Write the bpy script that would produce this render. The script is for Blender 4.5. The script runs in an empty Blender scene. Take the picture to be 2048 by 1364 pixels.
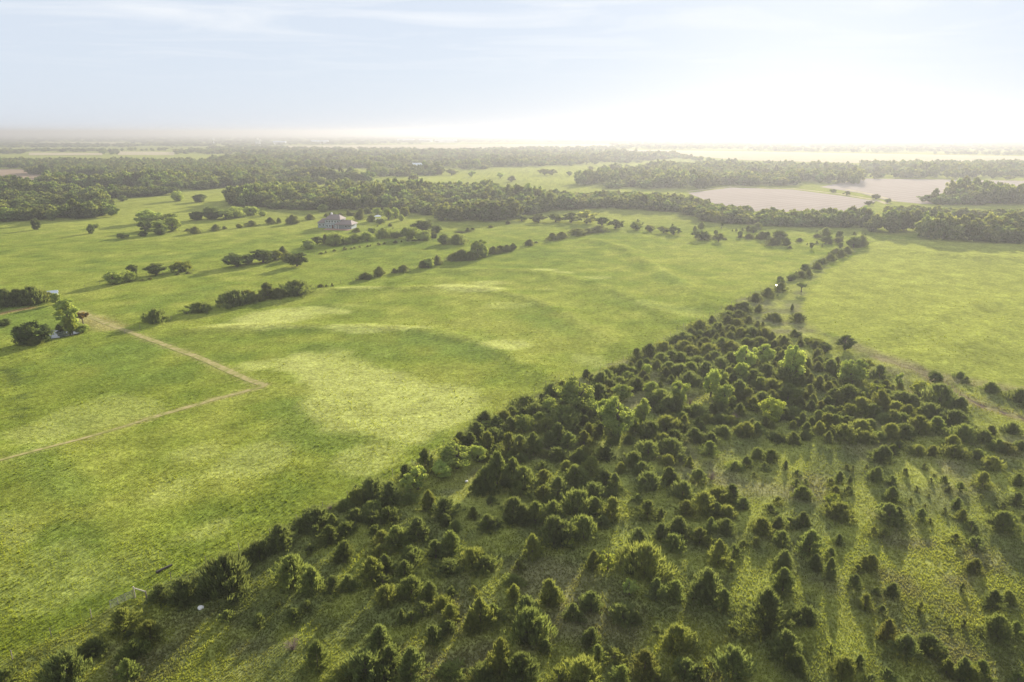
import bpy, bmesh, math, random
import numpy as np
from mathutils import Vector

# ------------------------------------------------------------------ camera, sky, sun, exposure
sc = bpy.context.scene
CAM_H = 60.0                      # drone height above the meadow
F = 1365.3                        # focal length in photo pixels (24 mm on 36 mm, 2048 px wide)
PITCH = math.atan((682 - 264) / F)
SUN_EL, SUN_AZ = math.radians(14.0), math.radians(21.6)

cam = bpy.data.cameras.new('camera'); cam_o = bpy.data.objects.new('camera', cam)
sc.collection.objects.link(cam_o); sc.camera = cam_o
cam_o.location = (0, 0, CAM_H); cam_o.rotation_euler = (math.pi / 2 - PITCH, 0, 0)
cam.lens = 24; cam.sensor_width = 36; cam.clip_start = 0.5; cam.clip_end = 80000

world = bpy.data.worlds.new('World'); sc.world = world; world.use_nodes = True
wn, wl = world.node_tree.nodes, world.node_tree.links
bg = wn['Background']; bg.inputs['Strength'].default_value = 0.05
sky = wn.new('ShaderNodeTexSky'); sky.sky_type = 'NISHITA'; sky.sun_disc = False
sky.sun_elevation = SUN_EL; sky.sun_rotation = SUN_AZ
sky.air_density = 1.0; sky.dust_density = 0.55; sky.ozone_density = 3.0; sky.altitude = 300
# thin cirrus veil over the whole dome
tc = wn.new('ShaderNodeTexCoord')
sep = wn.new('ShaderNodeSeparateXYZ'); wl.new(tc.outputs['Generated'], sep.inputs[0])
zc = wn.new('ShaderNodeMath'); zc.operation = 'MAXIMUM'; zc.inputs[1].default_value = 0.03; wl.new(sep.outputs[2], zc.inputs[0])
comb = wn.new('ShaderNodeCombineXYZ')
for i in range(2):
    dv = wn.new('ShaderNodeMath'); dv.operation = 'DIVIDE'; wl.new(sep.outputs[i], dv.inputs[0]); wl.new(zc.outputs[0], dv.inputs[1]); wl.new(dv.outputs[0], comb.inputs[i])
mp = wn.new('ShaderNodeMapping'); mp.inputs['Scale'].default_value = (0.42, 0.55, 1); mp.inputs['Rotation'].default_value = (0, 0, 0.5); mp.inputs['Location'].default_value = (1.3, 0.4, 0)
wl.new(comb.outputs[0], mp.inputs[0])
cn = wn.new('ShaderNodeTexNoise'); cn.inputs['Scale'].default_value = 1.1; cn.inputs['Detail'].default_value = 7; cn.inputs['Roughness'].default_value = 0.55; cn.inputs['Distortion'].default_value = 0.7
wl.new(mp.outputs[0], cn.inputs['Vector'])
cr = wn.new('ShaderNodeMapRange'); cr.inputs['From Min'].default_value = 0.46; cr.inputs['From Max'].default_value = 0.80; cr.inputs['To Min'].default_value = 0.0; cr.inputs['To Max'].default_value = 0.85
wl.new(cn.outputs[0], cr.inputs[0])
vmix = wn.new('ShaderNodeMix'); vmix.data_type = 'RGBA'; vmix.inputs[0].default_value = 0.925      # even high veil
vmix.inputs[7].default_value = (5.0, 5.5, 6.3, 1); wl.new(sky.outputs[0], vmix.inputs[6])
cmix = wn.new('ShaderNodeMix'); cmix.data_type = 'RGBA'; cmix.inputs[7].default_value = (7.2, 7.25, 7.3, 1)   # cirrus wisps
lowf = wn.new('ShaderNodeMapRange'); lowf.interpolation_type = 'SMOOTHSTEP'; lowf.inputs['From Min'].default_value = 0.04; lowf.inputs['From Max'].default_value = 0.17; wl.new(sep.outputs[2], lowf.inputs[0])
cfac = wn.new('ShaderNodeMath'); cfac.operation = 'MULTIPLY'; wl.new(cr.outputs[0], cfac.inputs[0]); wl.new(lowf.outputs[0], cfac.inputs[1])
wl.new(cfac.outputs[0], cmix.inputs[0]); wl.new(vmix.outputs[2], cmix.inputs[6]); wl.new(cmix.outputs[2], bg.inputs['Color'])

sun = bpy.data.lights.new('sun', 'SUN'); sun.energy = 4.7; sun.angle = math.radians(0.55); sun.color = (1.0, 0.91, 0.77)
sun_o = bpy.data.objects.new('sun', sun); sc.collection.objects.link(sun_o)
SUN_V = Vector((math.sin(SUN_AZ) * math.cos(SUN_EL), math.cos(SUN_AZ) * math.cos(SUN_EL), math.sin(SUN_EL)))
sun_o.rotation_euler = SUN_V.to_track_quat('Z', 'Y').to_euler()

sc.view_settings.view_transform = 'Standard'; sc.view_settings.look = 'None'
sc.view_settings.exposure = 1.55; sc.view_settings.gamma = 1.0
sc.render.engine = 'CYCLES'
sc.cycles.use_denoising = True; sc.cycles.use_adaptive_sampling = False
sc.cycles.max_bounces = 6; sc.cycles.diffuse_bounces = 3; sc.cycles.transmission_bounces = 4
sc.cycles.transparent_max_bounces = 4; sc.cycles.volume_bounces = 0
HAZE_DENSITY, HAZE_G = 0.00032, 0.43

# ------------------------------------------------------------------ helpers
C = sc.collection
rng = np.random.default_rng(7)
random.seed(7)
SP, CP = math.sin(PITCH), math.cos(PITCH)

def ray(px, py):
    u, v = (px - 1024) / F, (682 - py) / F
    return u, v * SP + CP, v * CP - SP
def ground_at(px, py):
    x, y, z = ray(px, py); t = CAM_H / -z
    return x * t, y * t
def pixel_of(x, y, z=0.0):
    """photo pixel of world points (numpy)"""
    dz = z - CAM_H
    dep = y * CP - dz * SP; up = y * SP + dz * CP
    dep = np.where(dep < 1.0, 1.0, dep)
    return 1024 + F * x / dep, 682 - F * up / dep
def in_poly(px, py, poly):
    r = np.zeros(px.shape, bool); n = len(poly); j = n - 1
    for i in range(n):
        xi, yi = poly[i]; xj, yj = poly[j]
        if yi != yj:
            r ^= ((yi > py) != (yj > py)) & (px < (xj - xi) * (py - yi) / (yj - yi) + xi)
        j = i
    return r
def seg_dist(x, y, line):
    """distance to a polyline"""
    d = np.full(np.shape(x), 1e9)
    for (ax, ay), (bx, by) in zip(line[:-1], line[1:]):
        vx, vy = bx - ax, by - ay; L = vx * vx + vy * vy + 1e-9
        t = np.clip(((x - ax) * vx + (y - ay) * vy) / L, 0, 1)
        d = np.minimum(d, np.hypot(x - ax - t * vx, y - ay - t * vy))
    return d
_tab = np.random.default_rng(3).random((256, 256))
def vnoise(x, y):
    xi = np.floor(x).astype(int); yi = np.floor(y).astype(int)
    fx = x - xi; fy = y - yi; fx = fx * fx * (3 - 2 * fx); fy = fy * fy * (3 - 2 * fy)
    a, b = xi & 255, (xi + 1) & 255; c, d = yi & 255, (yi + 1) & 255
    return (_tab[a, c] * (1 - fx) + _tab[b, c] * fx) * (1 - fy) + (_tab[a, d] * (1 - fx) + _tab[b, d] * fx) * fy
def fbm(x, y, s, o=4):
    r, a, t = 0.0, 1.0, 0.0
    for k in range(o):
        r = r + a * vnoise(x / s + 17.3 * k, y / s + 5.1 * k); t += a; a *= 0.5; s *= 0.5
    return r / t
def sstep(a, b, v):
    t = np.clip((v - a) / (b - a), 0, 1); return t * t * (3 - 2 * t)
def gline(pts): return [ground_at(*p) for p in pts]

def link(o, parent=None):
    C.objects.link(o)
    if parent is not None: o.parent = parent
    return o
def tag(o, label=None, cat=None, group=None, kind=None):
    for k, v in (('label', label), ('category', cat), ('group', group), ('kind', kind)):
        if v: o[k] = v
    return o
def empty(name, loc, rz=0.0, scale=(1, 1, 1)):
    o = bpy.data.objects.new(name, None); o.location = loc; o.rotation_euler = (0, 0, rz); o.scale = scale
    o.empty_display_size = 0.3
    return link(o)
def mesh_np(name, V, Fc, nv, col=None, mat=None, smooth=False):
    """mesh from numpy arrays: V (n,3); Fc (m,nv) vertex indices"""
    me = bpy.data.meshes.new(name)
    n, m = len(V), len(Fc)
    me.vertices.add(n); me.vertices.foreach_set('co', np.ascontiguousarray(V, np.float32).ravel())
    me.loops.add(m * nv); me.loops.foreach_set('vertex_index', np.ascontiguousarray(Fc, np.int32).ravel())
    me.polygons.add(m); me.polygons.foreach_set('loop_start', np.arange(m, dtype=np.int32) * nv)
    me.polygons.foreach_set('loop_total', np.full(m, nv, np.int32))
    if smooth: me.polygons.foreach_set('use_smooth', np.ones(m, bool))
    if col is not None:
        if col.ndim == 1:
            a = me.attributes.new('tint', 'FLOAT', 'POINT'); a.data.foreach_set('value', np.ascontiguousarray(col, np.float32))
        else:
            a = me.attributes.new('land', 'FLOAT_COLOR', 'POINT')
            c4 = np.ones((n, 4), np.float32); c4[:, :3] = col; a.data.foreach_set('color', c4.ravel())
    me.update(calc_edges=True)
    if mat: me.materials.append(mat)
    return me
def obj(name, me, parent=None, loc=None):
    o = bpy.data.objects.new(name, me)
    if loc is not None: o.location = loc
    return link(o, parent)
class MB:
    """collects boxes / bars / polygons and makes one mesh"""
    def __init__(s): s.v, s.f = [], []
    def add(s, vs, fs):
        b = len(s.v); s.v += [tuple(p) for p in vs]; s.f += [tuple(i + b for i in f) for f in fs]; return s
    def box(s, c, d):
        x, y, z = c; a, b, h = d[0] / 2, d[1] / 2, d[2] / 2
        vs = [(x + i * a, y + j * b, z + k * h) for k in (-1, 1) for i, j in ((-1, -1), (1, -1), (1, 1), (-1, 1))]
        return s.add(vs, [(3, 2, 1, 0), (4, 5, 6, 7), (0, 1, 5, 4), (1, 2, 6, 5), (2, 3, 7, 6), (3, 0, 4, 7)])
    def tube(s, pts, rad, n=6):
        """tapered tube through points"""
        pts = [Vector(p) for p in pts]; rings = []
        for i, p in enumerate(pts):
            d = (pts[min(i + 1, len(pts) - 1)] - pts[max(i - 1, 0)]).normalized()
            u = d.orthogonal().normalized(); w = d.cross(u); r = rad[i] if hasattr(rad, '__len__') else rad
            rings.append([p + (u * math.cos(2 * math.pi * k / n) + w * math.sin(2 * math.pi * k / n)) * r for k in range(n)])
        vs = [q for r in rings for q in r]; fs = []
        for i in range(len(pts) - 1):
            for k in range(n):
                a, b = i * n + k, i * n + (k + 1) % n
                fs.append((a, b, b + n, a + n))
        fs.append(tuple(range(n))[::-1]); fs.append(tuple(range((len(pts) - 1) * n, len(pts) * n)))
        return s.add(vs, fs)
    def build(s, name, mat, parent=None, loc=None):
        me = bpy.data.meshes.new(name); me.from_pydata(s.v, [], s.f); me.update(); me.materials.append(mat)
        return obj(name, me, parent, loc)

# ------------------------------------------------------------------ materials
def new_mat(name):
    m = bpy.data.materials.new(name); m.use_nodes = True
    return m, m.node_tree.nodes, m.node_tree.links
def plain(name, col, rough=0.7, var=0.18, scale=2.0, metallic=0.0, bump=0.0):
    m, N, L = new_mat(name); b = N['Principled BSDF']
    b.inputs['Roughness'].default_value = rough; b.inputs['Metallic'].default_value = metallic
    t = N.new('ShaderNodeTexCoord'); nz = N.new('ShaderNodeTexNoise'); nz.inputs['Scale'].default_value = scale; nz.inputs['Detail'].default_value = 5
    L.new(t.outputs['Object'], nz.inputs['Vector'])
    mx = N.new('ShaderNodeMix'); mx.data_type = 'RGBA'
    mx.inputs[6].default_value = tuple(c * (1 - var) for c in col) + (1,); mx.inputs[7].default_value = tuple(min(1, c * (1 + var)) for c in col) + (1,)
    L.new(nz.outputs[0], mx.inputs[0]); L.new(mx.outputs[2], b.inputs['Base Color'])
    if bump:
        bp = N.new('ShaderNodeBump'); bp.inputs['Strength'].default_value = bump; L.new(nz.outputs[0], bp.inputs['Height']); L.new(bp.outputs[0], b.inputs['Normal'])
    return m
def leaf_mat(name, dark, light, trans_col, trans=0.42, use_obj_color=True, vr=.2, hr=.004):
    m, N, L = new_mat(name); N.remove(N['Principled BSDF']); out = N['Material Output']
    at = N.new('ShaderNodeAttribute'); at.attribute_name = 'tint'
    oi = N.new('ShaderNodeObjectInfo')
    mx = N.new('ShaderNodeMix'); mx.data_type = 'RGBA'; mx.inputs[6].default_value = dark + (1,); mx.inputs[7].default_value = light + (1,)
    L.new(at.outputs['Fac'], mx.inputs[0])
    hs = N.new('ShaderNodeHueSaturation'); L.new(mx.outputs[2], hs.inputs['Color'])
    mr = N.new('ShaderNodeMapRange'); mr.inputs['To Min'].default_value = 1 - vr; mr.inputs['To Max'].default_value = 1 + vr; L.new(oi.outputs['Random'], mr.inputs[0]); L.new(mr.outputs[0], hs.inputs['Value'])
    mh = N.new('ShaderNodeMapRange'); mh.inputs['To Min'].default_value = .5 - hr; mh.inputs['To Max'].default_value = .5 + hr
    m7 = N.new('ShaderNodeMath'); m7.operation = 'MULTIPLY'; m7.inputs[1].default_value = 7.31; L.new(oi.outputs['Random'], m7.inputs[0])
    fr = N.new('ShaderNodeMath'); fr.operation = 'FRACT'; L.new(m7.outputs[0], fr.inputs[0]); L.new(fr.outputs[0], mh.inputs[0]); L.new(mh.outputs[0], hs.inputs['Hue'])
    col = hs.outputs[0]
    if use_obj_color:
        ml = N.new('ShaderNodeMix'); ml.data_type = 'RGBA'; ml.blend_type = 'MULTIPLY'; ml.inputs[0].default_value = 1.0
        L.new(col, ml.inputs[6]); L.new(oi.outputs['Color'], ml.inputs[7]); col = ml.outputs[2]
    df = N.new('ShaderNodeBsdfDiffuse'); L.new(col, df.inputs[0])
    tm = N.new('ShaderNodeMix'); tm.data_type = 'RGBA'; tm.blend_type = 'MULTIPLY'; tm.inputs[0].default_value = 1.0; tm.inputs[7].default_value = trans_col + (1,); L.new(col, tm.inputs[6])
    tr = N.new('ShaderNodeBsdfTranslucent'); L.new(tm.outputs[2], tr.inputs[0])
    ms = N.new('ShaderNodeMixShader'); ms.inputs[0].default_value = trans; L.new(df.outputs[0], ms.inputs[1]); L.new(tr.outputs[0], ms.inputs[2])
    L.new(ms.outputs[0], out.inputs['Surface'])
    return m
M = {}
M['juniper'] = leaf_mat('juniper_foliage', (0.112, 0.134, 0.056), (0.210, 0.226, 0.082), (1.35, 1.3, 0.75), 0.46)
M['leaf'] = leaf_mat('leaf_foliage', (0.105, 0.145, 0.050), (0.190, 0.228, 0.080), (1.7, 1.6, 0.85), 0.50)
M['wood_leaf'] = leaf_mat('woodland_foliage', (0.090, 0.118, 0.044), (0.200, 0.232, 0.076), (1.75, 1.65, 0.8), 0.48, vr=.42, hr=.03)
M['bark'] = plain('bark', (0.11, 0.085, 0.065), 0.9, 0.3, 6, bump=0.5)
M['twig'] = plain('dead_twig', (0.23, 0.17, 0.13), 0.9, 0.25, 5)

# ------------------------------------------------------------------ land cover (numpy, shared by ground and grass)
STAND = [(-300, 1470), (-100, 1400), (0, 1338), (60, 1295), (150, 1250), (268, 1199), (400, 1135), (520, 1082), (640, 1020), (760, 965), (850, 918), (930, 862), (1010, 815), (1100, 768), (1190, 742),
         (1270, 712), (1370, 655), (1440, 622), (1500, 590), (1560, 565), (1600, 540), (1660, 510), (1725, 482), (1745, 482), (1680, 520), (1625, 565), (1600, 610), (1612, 640), (1660, 668),
         (1720, 700), (1810, 735), (1930, 768), (2060, 785), (2500, 830), (2800, 1500), (1000, 2600), (-300, 2600)]
FENCE = gline([(-60, 1372), (0, 1338), (60, 1295), (150, 1252), (222, 1219)]), gline([(268, 1199), (400, 1135), (520, 1082), (640, 1020), (760, 965), (850, 918), (930, 862), (1010, 815), (1100, 768), (1190, 742), (1270, 712), (1370, 655), (1440, 622), (1500, 590), (1560, 565), (1600, 540), (1660, 510), (1725, 482)])
PATH1 = gline([(160, 622), (195, 640), (225, 652), (262, 665), (330, 690), (400, 716), (460, 743), (500, 762), (532, 772)])
PATH2 = gline([(532, 772), (490, 783), (430, 798), (350, 822), (290, 840), (200, 868), (100, 895), (0, 925), (-80, 950)])
RUTS = gline([(0, 733), (18, 743), (32, 762), (43, 790), (45, 815), (35, 836)])
DITCH = gline([(1758, 716), (1800, 735), (1850, 748), (1895, 775), (1925, 793), (1965, 812), (2038, 834), (2120, 862)])
TERR = [  # terrace crests: polyline, height, half width
    (gline([(380, 662), (460, 657), (560, 654), (700, 654), (830, 660), (930, 680), (1020, 714), (1100, 760)]), 0.7, 4.2),
    (gline([(640, 580), (760, 577), (880, 576), (980, 580), (1060, 597), (1130, 628), (1190, 662), (1250, 702)]), 0.7, 4.2),
    (gline([(900, 541), (1000, 540), (1090, 546), (1200, 570), (1290, 608), (1370, 652)]), 0.7, 5.0),
    (gline([(1180, 480), (1250, 497), (1310, 535), (1380, 583), (1420, 610)]), 0.9, 5.0),
    (gline([(500, 752), (570, 772), (650, 818), (720, 868), (790, 925)]), 0.15, 6.0),
    (gline([(-60, 905), (60, 935), (150, 985), (230, 1060), (290, 1140)]), 0.4, 7.0),
    (gline([(1690, 690), (1760, 672), (1850, 640), (1950, 612), (2100, 590)]), 0.8, 7.0),
    (gline([(1800, 740), (1870, 715), (1960, 668), (2100, 620)]), 0.8, 7.0),
    (gline([(1840, 505), (1940, 512), (2100, 520)]), 0.8, 9.0),
]
POND_C = ground_at(117, 664)
def height(x, y):
    x = np.asarray(x, float); y = np.asarray(y, float)
    z = np.zeros(np.broadcast(x, y).shape)
    near = (y < 760)
    if near.any():
        xs, ys = np.broadcast_to(x, z.shape)[near], np.broadcast_to(y, z.shape)[near]
        zz = np.zeros(xs.shape)
        for ln, h, w in TERR:
            zz += h * np.exp(-(seg_dist(xs, ys, ln) / w) ** 2)
        zz += 0.2 * (fbm(xs, ys, 45.0, 3) - 0.5) * sstep(740, 500, ys)
        dp = np.hypot((xs - POND_C[0]) / 7.5, (ys - POND_C[1]) / 7.5)
        zz = zz * sstep(0.9, 1.5, dp) - 0.9 * np.exp(-dp ** 4)
        zz -= 0.35 * np.exp(-(seg_dist(xs, ys, DITCH) / 1.2) ** 2)
        z[near] = zz
    return z
def gz(x, y): return float(height(np.array([x]), np.array([y]))[0])

PALE = [  # photo-located patches of pale seed heads: cx, cy, rx, ry, slant, strength
    (780, 800, 165, 62, 0.22, .9), (690, 745, 95, 34, 0.1, .7), (880, 810, 85, 45, 0.1, .6), (590, 636, 105, 17, -0.06, 1.0), (470, 655, 60, 6, 0, .9), (640, 622, 70, 9, 0, .7),
    (740, 657, 110, 6, 0, .8), (840, 655, 30, 5, 0, .6), (560, 656, 90, 5, 0, .6), (940, 577, 70, 7, 0.02, 1.0), (990, 566, 45, 5, 0, .7), (720, 577, 60, 4, 0, .8), (1080, 540, 40, 4, 0, .8), (1130, 545, 30, 3, 0, .7),
    (1015, 690, 42, 9, 0, .9), (500, 733, 28, 9, 0, .7), (560, 728, 40, 10, 0, .6), (1100, 578, 30, 4, 0, .6), (1190, 555, 30, 3, 0, .5), (1180, 720, 40, 12, .1, .5),
    (480, 940, 90, 36, -0.2, .55), (390, 905, 60, 22, -0.2, .45), (740, 920, 70, 26, -0.1, .6), (330, 985, 70, 30, -0.3, .4), (180, 835, 110, 28, -0.15, .45), (60, 870, 70, 22, 0, .5),
    (60, 1180, 110, 50, -0.3, .35), (420, 1060, 60, 18, -0.3, .45), (20, 1060, 40, 40, 0, .5), (250, 1140, 80, 30, -0.3, .3), (700, 610, 50, 8, 0, .4), (1000, 610, 60, 8, 0, .35), (1350, 620, 60, 9, 0.2, .3)]
LUSH = [(640, 850, 120, 60, .35, .7), (900, 690, 120, 35, .25, .8), (860, 860, 60, 40, .2, .6), (200, 720, 160, 24, 0, .6), (330, 745, 120, 20, 0, .5), (120, 960, 110, 60, .35, .7), (130, 1080, 90, 40, 0, .6), (700, 700, 140, 22, .05, .5),
        (1100, 640, 70, 24, .35, .6), (1340, 560, 50, 18, .5, .6), (1250, 600, 60, 14, .35, .4), (50, 640, 110, 28, 0, .8), (300, 520, 240, 5, -.12, .5), (330, 600, 120, 14, -.2, .4)]
TAN = (0.36, 0.295, 0.135)
def land(x, y):
    """base colour of the ground cover at world points"""
    px, py = pixel_of(x, y)
    wob = (fbm(x, y, 22.0, 4) - .5)
    n1 = fbm(x, y, 90.0, 5); n2 = fbm(x + 400, y, 9.0, 4); n3 = fbm(x, y + 900, 2.2, 2)
    g0, g1, g2 = np.array((0.135, 0.178, 0.028)), np.array((0.185, 0.220, 0.034)), np.array((0.245, 0.266, 0.050))
    t = np.clip(0.5 + 1.1 * (n1 - .5) + 1.5 * (n2 - .5), 0, 1)[:, None]
    c = np.where(t < .5, g0 + (g1 - g0) * t * 2, g1 + (g2 - g1) * (t - .5) * 2)
    def blobs(lst, col, c, soft=0.38):
        col = np.array(col)
        for cx, cy, rx, ry, sl, st in lst:
            dx, dy = px - cx, py - cy; dy = dy - sl * dx
            d = np.hypot(dx / rx, dy / ry) + 1.9 * wob + .9 * (n2 - .5)
            k = (st * sstep(1.15, 1.15 - soft, d))[:, None]
            c = c * (1 - k) + col * k
        return c
    c = blobs(LUSH, (0.140, 0.192, 0.034), c, 0.8)
    c = blobs(PALE, (0.350, 0.370, 0.105), c)
    # the hay field beyond the stand: yellower
    right = in_poly(px, py, [(1610, 640), (1600, 605), (1640, 560), (1745, 486), (1780, 478), (2500, 500), (2500, 820), (2060, 785), (1930, 768), (1810, 735), (1720, 700)])
    k = (right * (0.85 + .3 * (n1 - .5)))[:, None]; c = c * (1 - k) + (np.array((0.265, 0.285, 0.056)) * (0.8 + .4 * n2[:, None])) * k
    # far pastures
    k = (sstep(380, 520, y) * 0.75)[:, None] * (~right)[:, None]; c = c * (1 - k) + np.array((0.250, 0.268, 0.055)) * (.75 + .5 * n1[:, None]) * k
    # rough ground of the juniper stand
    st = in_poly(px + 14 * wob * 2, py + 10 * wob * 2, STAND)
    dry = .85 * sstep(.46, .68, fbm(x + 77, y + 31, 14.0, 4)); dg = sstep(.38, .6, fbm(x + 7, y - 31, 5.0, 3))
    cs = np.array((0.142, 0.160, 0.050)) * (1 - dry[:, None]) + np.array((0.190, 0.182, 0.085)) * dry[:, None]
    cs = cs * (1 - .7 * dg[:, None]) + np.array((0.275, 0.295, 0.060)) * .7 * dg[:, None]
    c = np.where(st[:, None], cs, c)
    # brown weedy strip along the hay field, orange bare bank by the left junipers, mown lanes
    for ln, w, col, s in ((DITCH, 2.0, (0.19, 0.155, 0.09), .8), (PATH1, 1.2, TAN, .5), (PATH2, 1.1, TAN, .6), (gline([(0, 628), (30, 621), (60, 616)]), 2.2, (0.26, 0.17, 0.08), .8),
                          (gline([(178, 636), (200, 646), (222, 655)]), 4.5, (0.32, 0.27, 0.11), .7), (gline([(1690, 690), (1740, 705), (1790, 725), (1850, 748), (1930, 762), (2100, 790)]), 3.2, (0.20, 0.175, 0.09), .65)):
        d = seg_dist(x, y, ln); k = (s * sstep(w * 1.35, w * .55, d + 1.2 * (n3 - .5)))[:, None]
        if ln is PATH2: k = k * (.35 + .65 * sstep(60, 480, px))[:, None]
        c = c * (1 - k) + np.array(col) * k
    for off in (-.85, .85):
        ln = [(a + off, b) for a, b in RUTS]; d = seg_dist(x, y, ln); k = (.7 * sstep(.5, .2, d))[:, None]; c = c * (1 - k) + np.array((.05, .07, .02)) * k
    # pale terrace crests
    for (ln, h, w), s in zip(TERR, (.35, .4, .2, .1, .1, .1, 0, 0, 0)):
        if s:
            d = seg_dist(x, y, ln); k = (s * sstep(4.0, .8, d) * sstep(.4, .6, n2 + .1))[:, None]; c = c * (1 - k) + np.array((.29, .30, .07)) * k
    c = c * (0.80 + 0.40 * n3[:, None])
    return np.clip(c, 0.01, .6), st

# ------------------------------------------------------------------ ground sheet
def axis(lo, d0, d1, hi, step, g):
    a = list(np.arange(d0, d1 + 1e-6, step)); s = step
    while a[-1] < hi: s *= g; a.append(min(a[-1] + s, hi))
    b = []; s = step; v = d0
    while v > lo: s *= g; v = max(v - s, lo); b.append(v)
    return np.array(b[::-1] + a)
XS = axis(-16000, -330, 330, 16000, 2.2, 1.16); YS = axis(-400, 40, 520, 20000, 2.2, 1.07)
gx, gy = np.meshgrid(XS, YS); gx, gy = gx.ravel(), gy.ravel()
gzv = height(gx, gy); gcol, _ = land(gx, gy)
nx, ny = len(XS), len(YS)
ii = np.arange(nx * ny).reshape(ny, nx)
gf = np.stack([ii[:-1, :-1].ravel(), ii[:-1, 1:].ravel(), ii[1:, 1:].ravel(), ii[1:, :-1].ravel()], 1)
def ground_mat():
    m, N, L = new_mat('meadow_ground'); b = N['Principled BSDF']; b.inputs['Roughness'].default_value = 1.0
    b.inputs['Specular IOR Level'].default_value = 0.0
    at = N.new('ShaderNodeAttribute'); at.attribute_name = 'land'
    geo = N.new('ShaderNodeNewGeometry')
    prod = at.outputs['Color']
    for sc_, dt, lo, hi in ((0.9, 6, 0.62, 1.42), (0.13, 5, 0.80, 1.2)):
        nz = N.new('ShaderNodeTexNoise'); nz.inputs['Scale'].default_value = sc_; nz.inputs['Detail'].default_value = dt; nz.inputs['Roughness'].default_value = .65; L.new(geo.outputs['Position'], nz.inputs['Vector'])
        mr = N.new('ShaderNodeMapRange'); mr.inputs['From Min'].default_value = .3; mr.inputs['From Max'].default_value = .7; mr.inputs['To Min'].default_value = lo; mr.inputs['To Max'].default_value = hi; L.new(nz.outputs[0], mr.inputs[0])
        ml = N.new('ShaderNodeMix'); ml.data_type = 'RGBA'; ml.blend_type = 'MULTIPLY'; ml.inputs[0].default_value = 1; L.new(prod, ml.inputs[6]); L.new(mr.outputs[0], ml.inputs[7]); prod = ml.outputs[2]
    L.new(prod, b.inputs['Base Color'])
    bn = N.new('ShaderNodeTexNoise'); bn.inputs['Scale'].default_value = 1.1; bn.inputs['Detail'].default_value = 6; bn.inputs['Roughness'].default_value = .7; L.new(geo.outputs['Position'], bn.inputs['Vector'])
    bp = N.new('ShaderNodeBump'); bp.inputs['Strength'].default_value = 0.8; bp.inputs['Distance'].default_value = 0.5; L.new(bn.outputs[0], bp.inputs['Height']); L.new(bp.outputs[0], b.inputs['Normal'])
    return m
M['ground'] = ground_mat()
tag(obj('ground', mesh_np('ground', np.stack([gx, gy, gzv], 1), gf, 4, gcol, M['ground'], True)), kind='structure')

# far ploughed and pale fields: thin sheets on the flat far ground
def soil(name, col, var=.12):
    m = plain(name, col, 1.0, var, 0.02); m.node_tree.nodes['Principled BSDF'].inputs['Specular IOR Level'].default_value = 0.0; return m
def field(name, poly, mat, z):
    P = gline(poly); me = bpy.data.meshes.new(name)
    me.from_pydata([(x, y, z) for x, y in P], [], [tuple(range(len(P)))]); me.update(); me.materials.append(mat)
    o = obj(name, me); tag(o, kind='structure'); return o
M['plough'] = soil('ploughed_soil', (0.34, 0.29, 0.25)); M['stubble'] = soil('pale_stubble', (0.42, 0.36, 0.22)); M['tan_soil'] = soil('tan_soil', (0.27, 0.20, 0.14))
def add_rows(m, scale, ang):
    N, L = m.node_tree.nodes, m.node_tree.links; b = N['Principled BSDF']; src = b.inputs['Base Color'].links[0].from_socket
    t = N.new('ShaderNodeNewGeometry'); mp_ = N.new('ShaderNodeMapping'); mp_.inputs['Rotation'].default_value = (0, 0, ang); L.new(t.outputs['Position'], mp_.inputs[0])
    w = N.new('ShaderNodeTexWave'); w.inputs['Scale'].default_value = scale; w.inputs['Distortion'].default_value = 3.0; w.inputs['Detail'].default_value = 3; w.inputs['Detail Scale'].default_value = .4; L.new(mp_.outputs[0], w.inputs['Vector'])
    mr = N.new('ShaderNodeMapRange'); mr.inputs['To Min'].default_value = .93; mr.inputs['To Max'].default_value = 1.06; L.new(w.outputs['Fac'], mr.inputs[0])
    ml = N.new('ShaderNodeMix'); ml.data_type = 'RGBA'; ml.blend_type = 'MULTIPLY'; ml.inputs[0].default_value = 1; L.new(src, ml.inputs[6]); L.new(mr.outputs[0], ml.inputs[7]); L.new(ml.outputs[2], b.inputs['Base Color'])
add_rows(M['plough'], .03, .9); add_rows(M['stubble'], .008, 1.2); add_rows(M['tan_soil'], .02, .9)
field('ploughed_field', [(1375, 386), (1464, 375), (1583, 379), (1680, 391), (1752, 402), (1740, 407), (1700, 424), (1500, 424), (1440, 412)], M['plough'], .06)
field('ploughed_field', [(1640, 374), (1724, 357), (1880, 359), (2200, 364), (2200, 402), (1845, 408), (1780, 402), (1720, 386)], M['plough'], .06)
field('tan_field', [(-120, 337), (95, 339), (160, 350), (205, 355), (120, 361), (-120, 363)], M['tan_soil'], .08)
field('stubble_field', [(500, 292), (600, 296.5), (900, 300), (1240, 294), (1215, 288), (900, 289), (640, 291)], M['stubble'], .5)
field('stubble_field', [(1225, 299), (1500, 303), (2300, 317), (2300, 328), (1700, 326), (1500, 321), (1250, 304)], M['stubble'], .3)
field('stubble_field', [(58, 305.5), (205, 306), (205, 310.5), (58, 310.5)], M['stubble'], .4)
field('stubble_field', [(236, 303), (349, 304), (349, 310.5), (236, 310)], M['stubble'], .4)
field('stubble_field', [(80, 285), (260, 285.5), (260, 287.5), (80, 287)], M['stubble'], 1.0)
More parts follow.
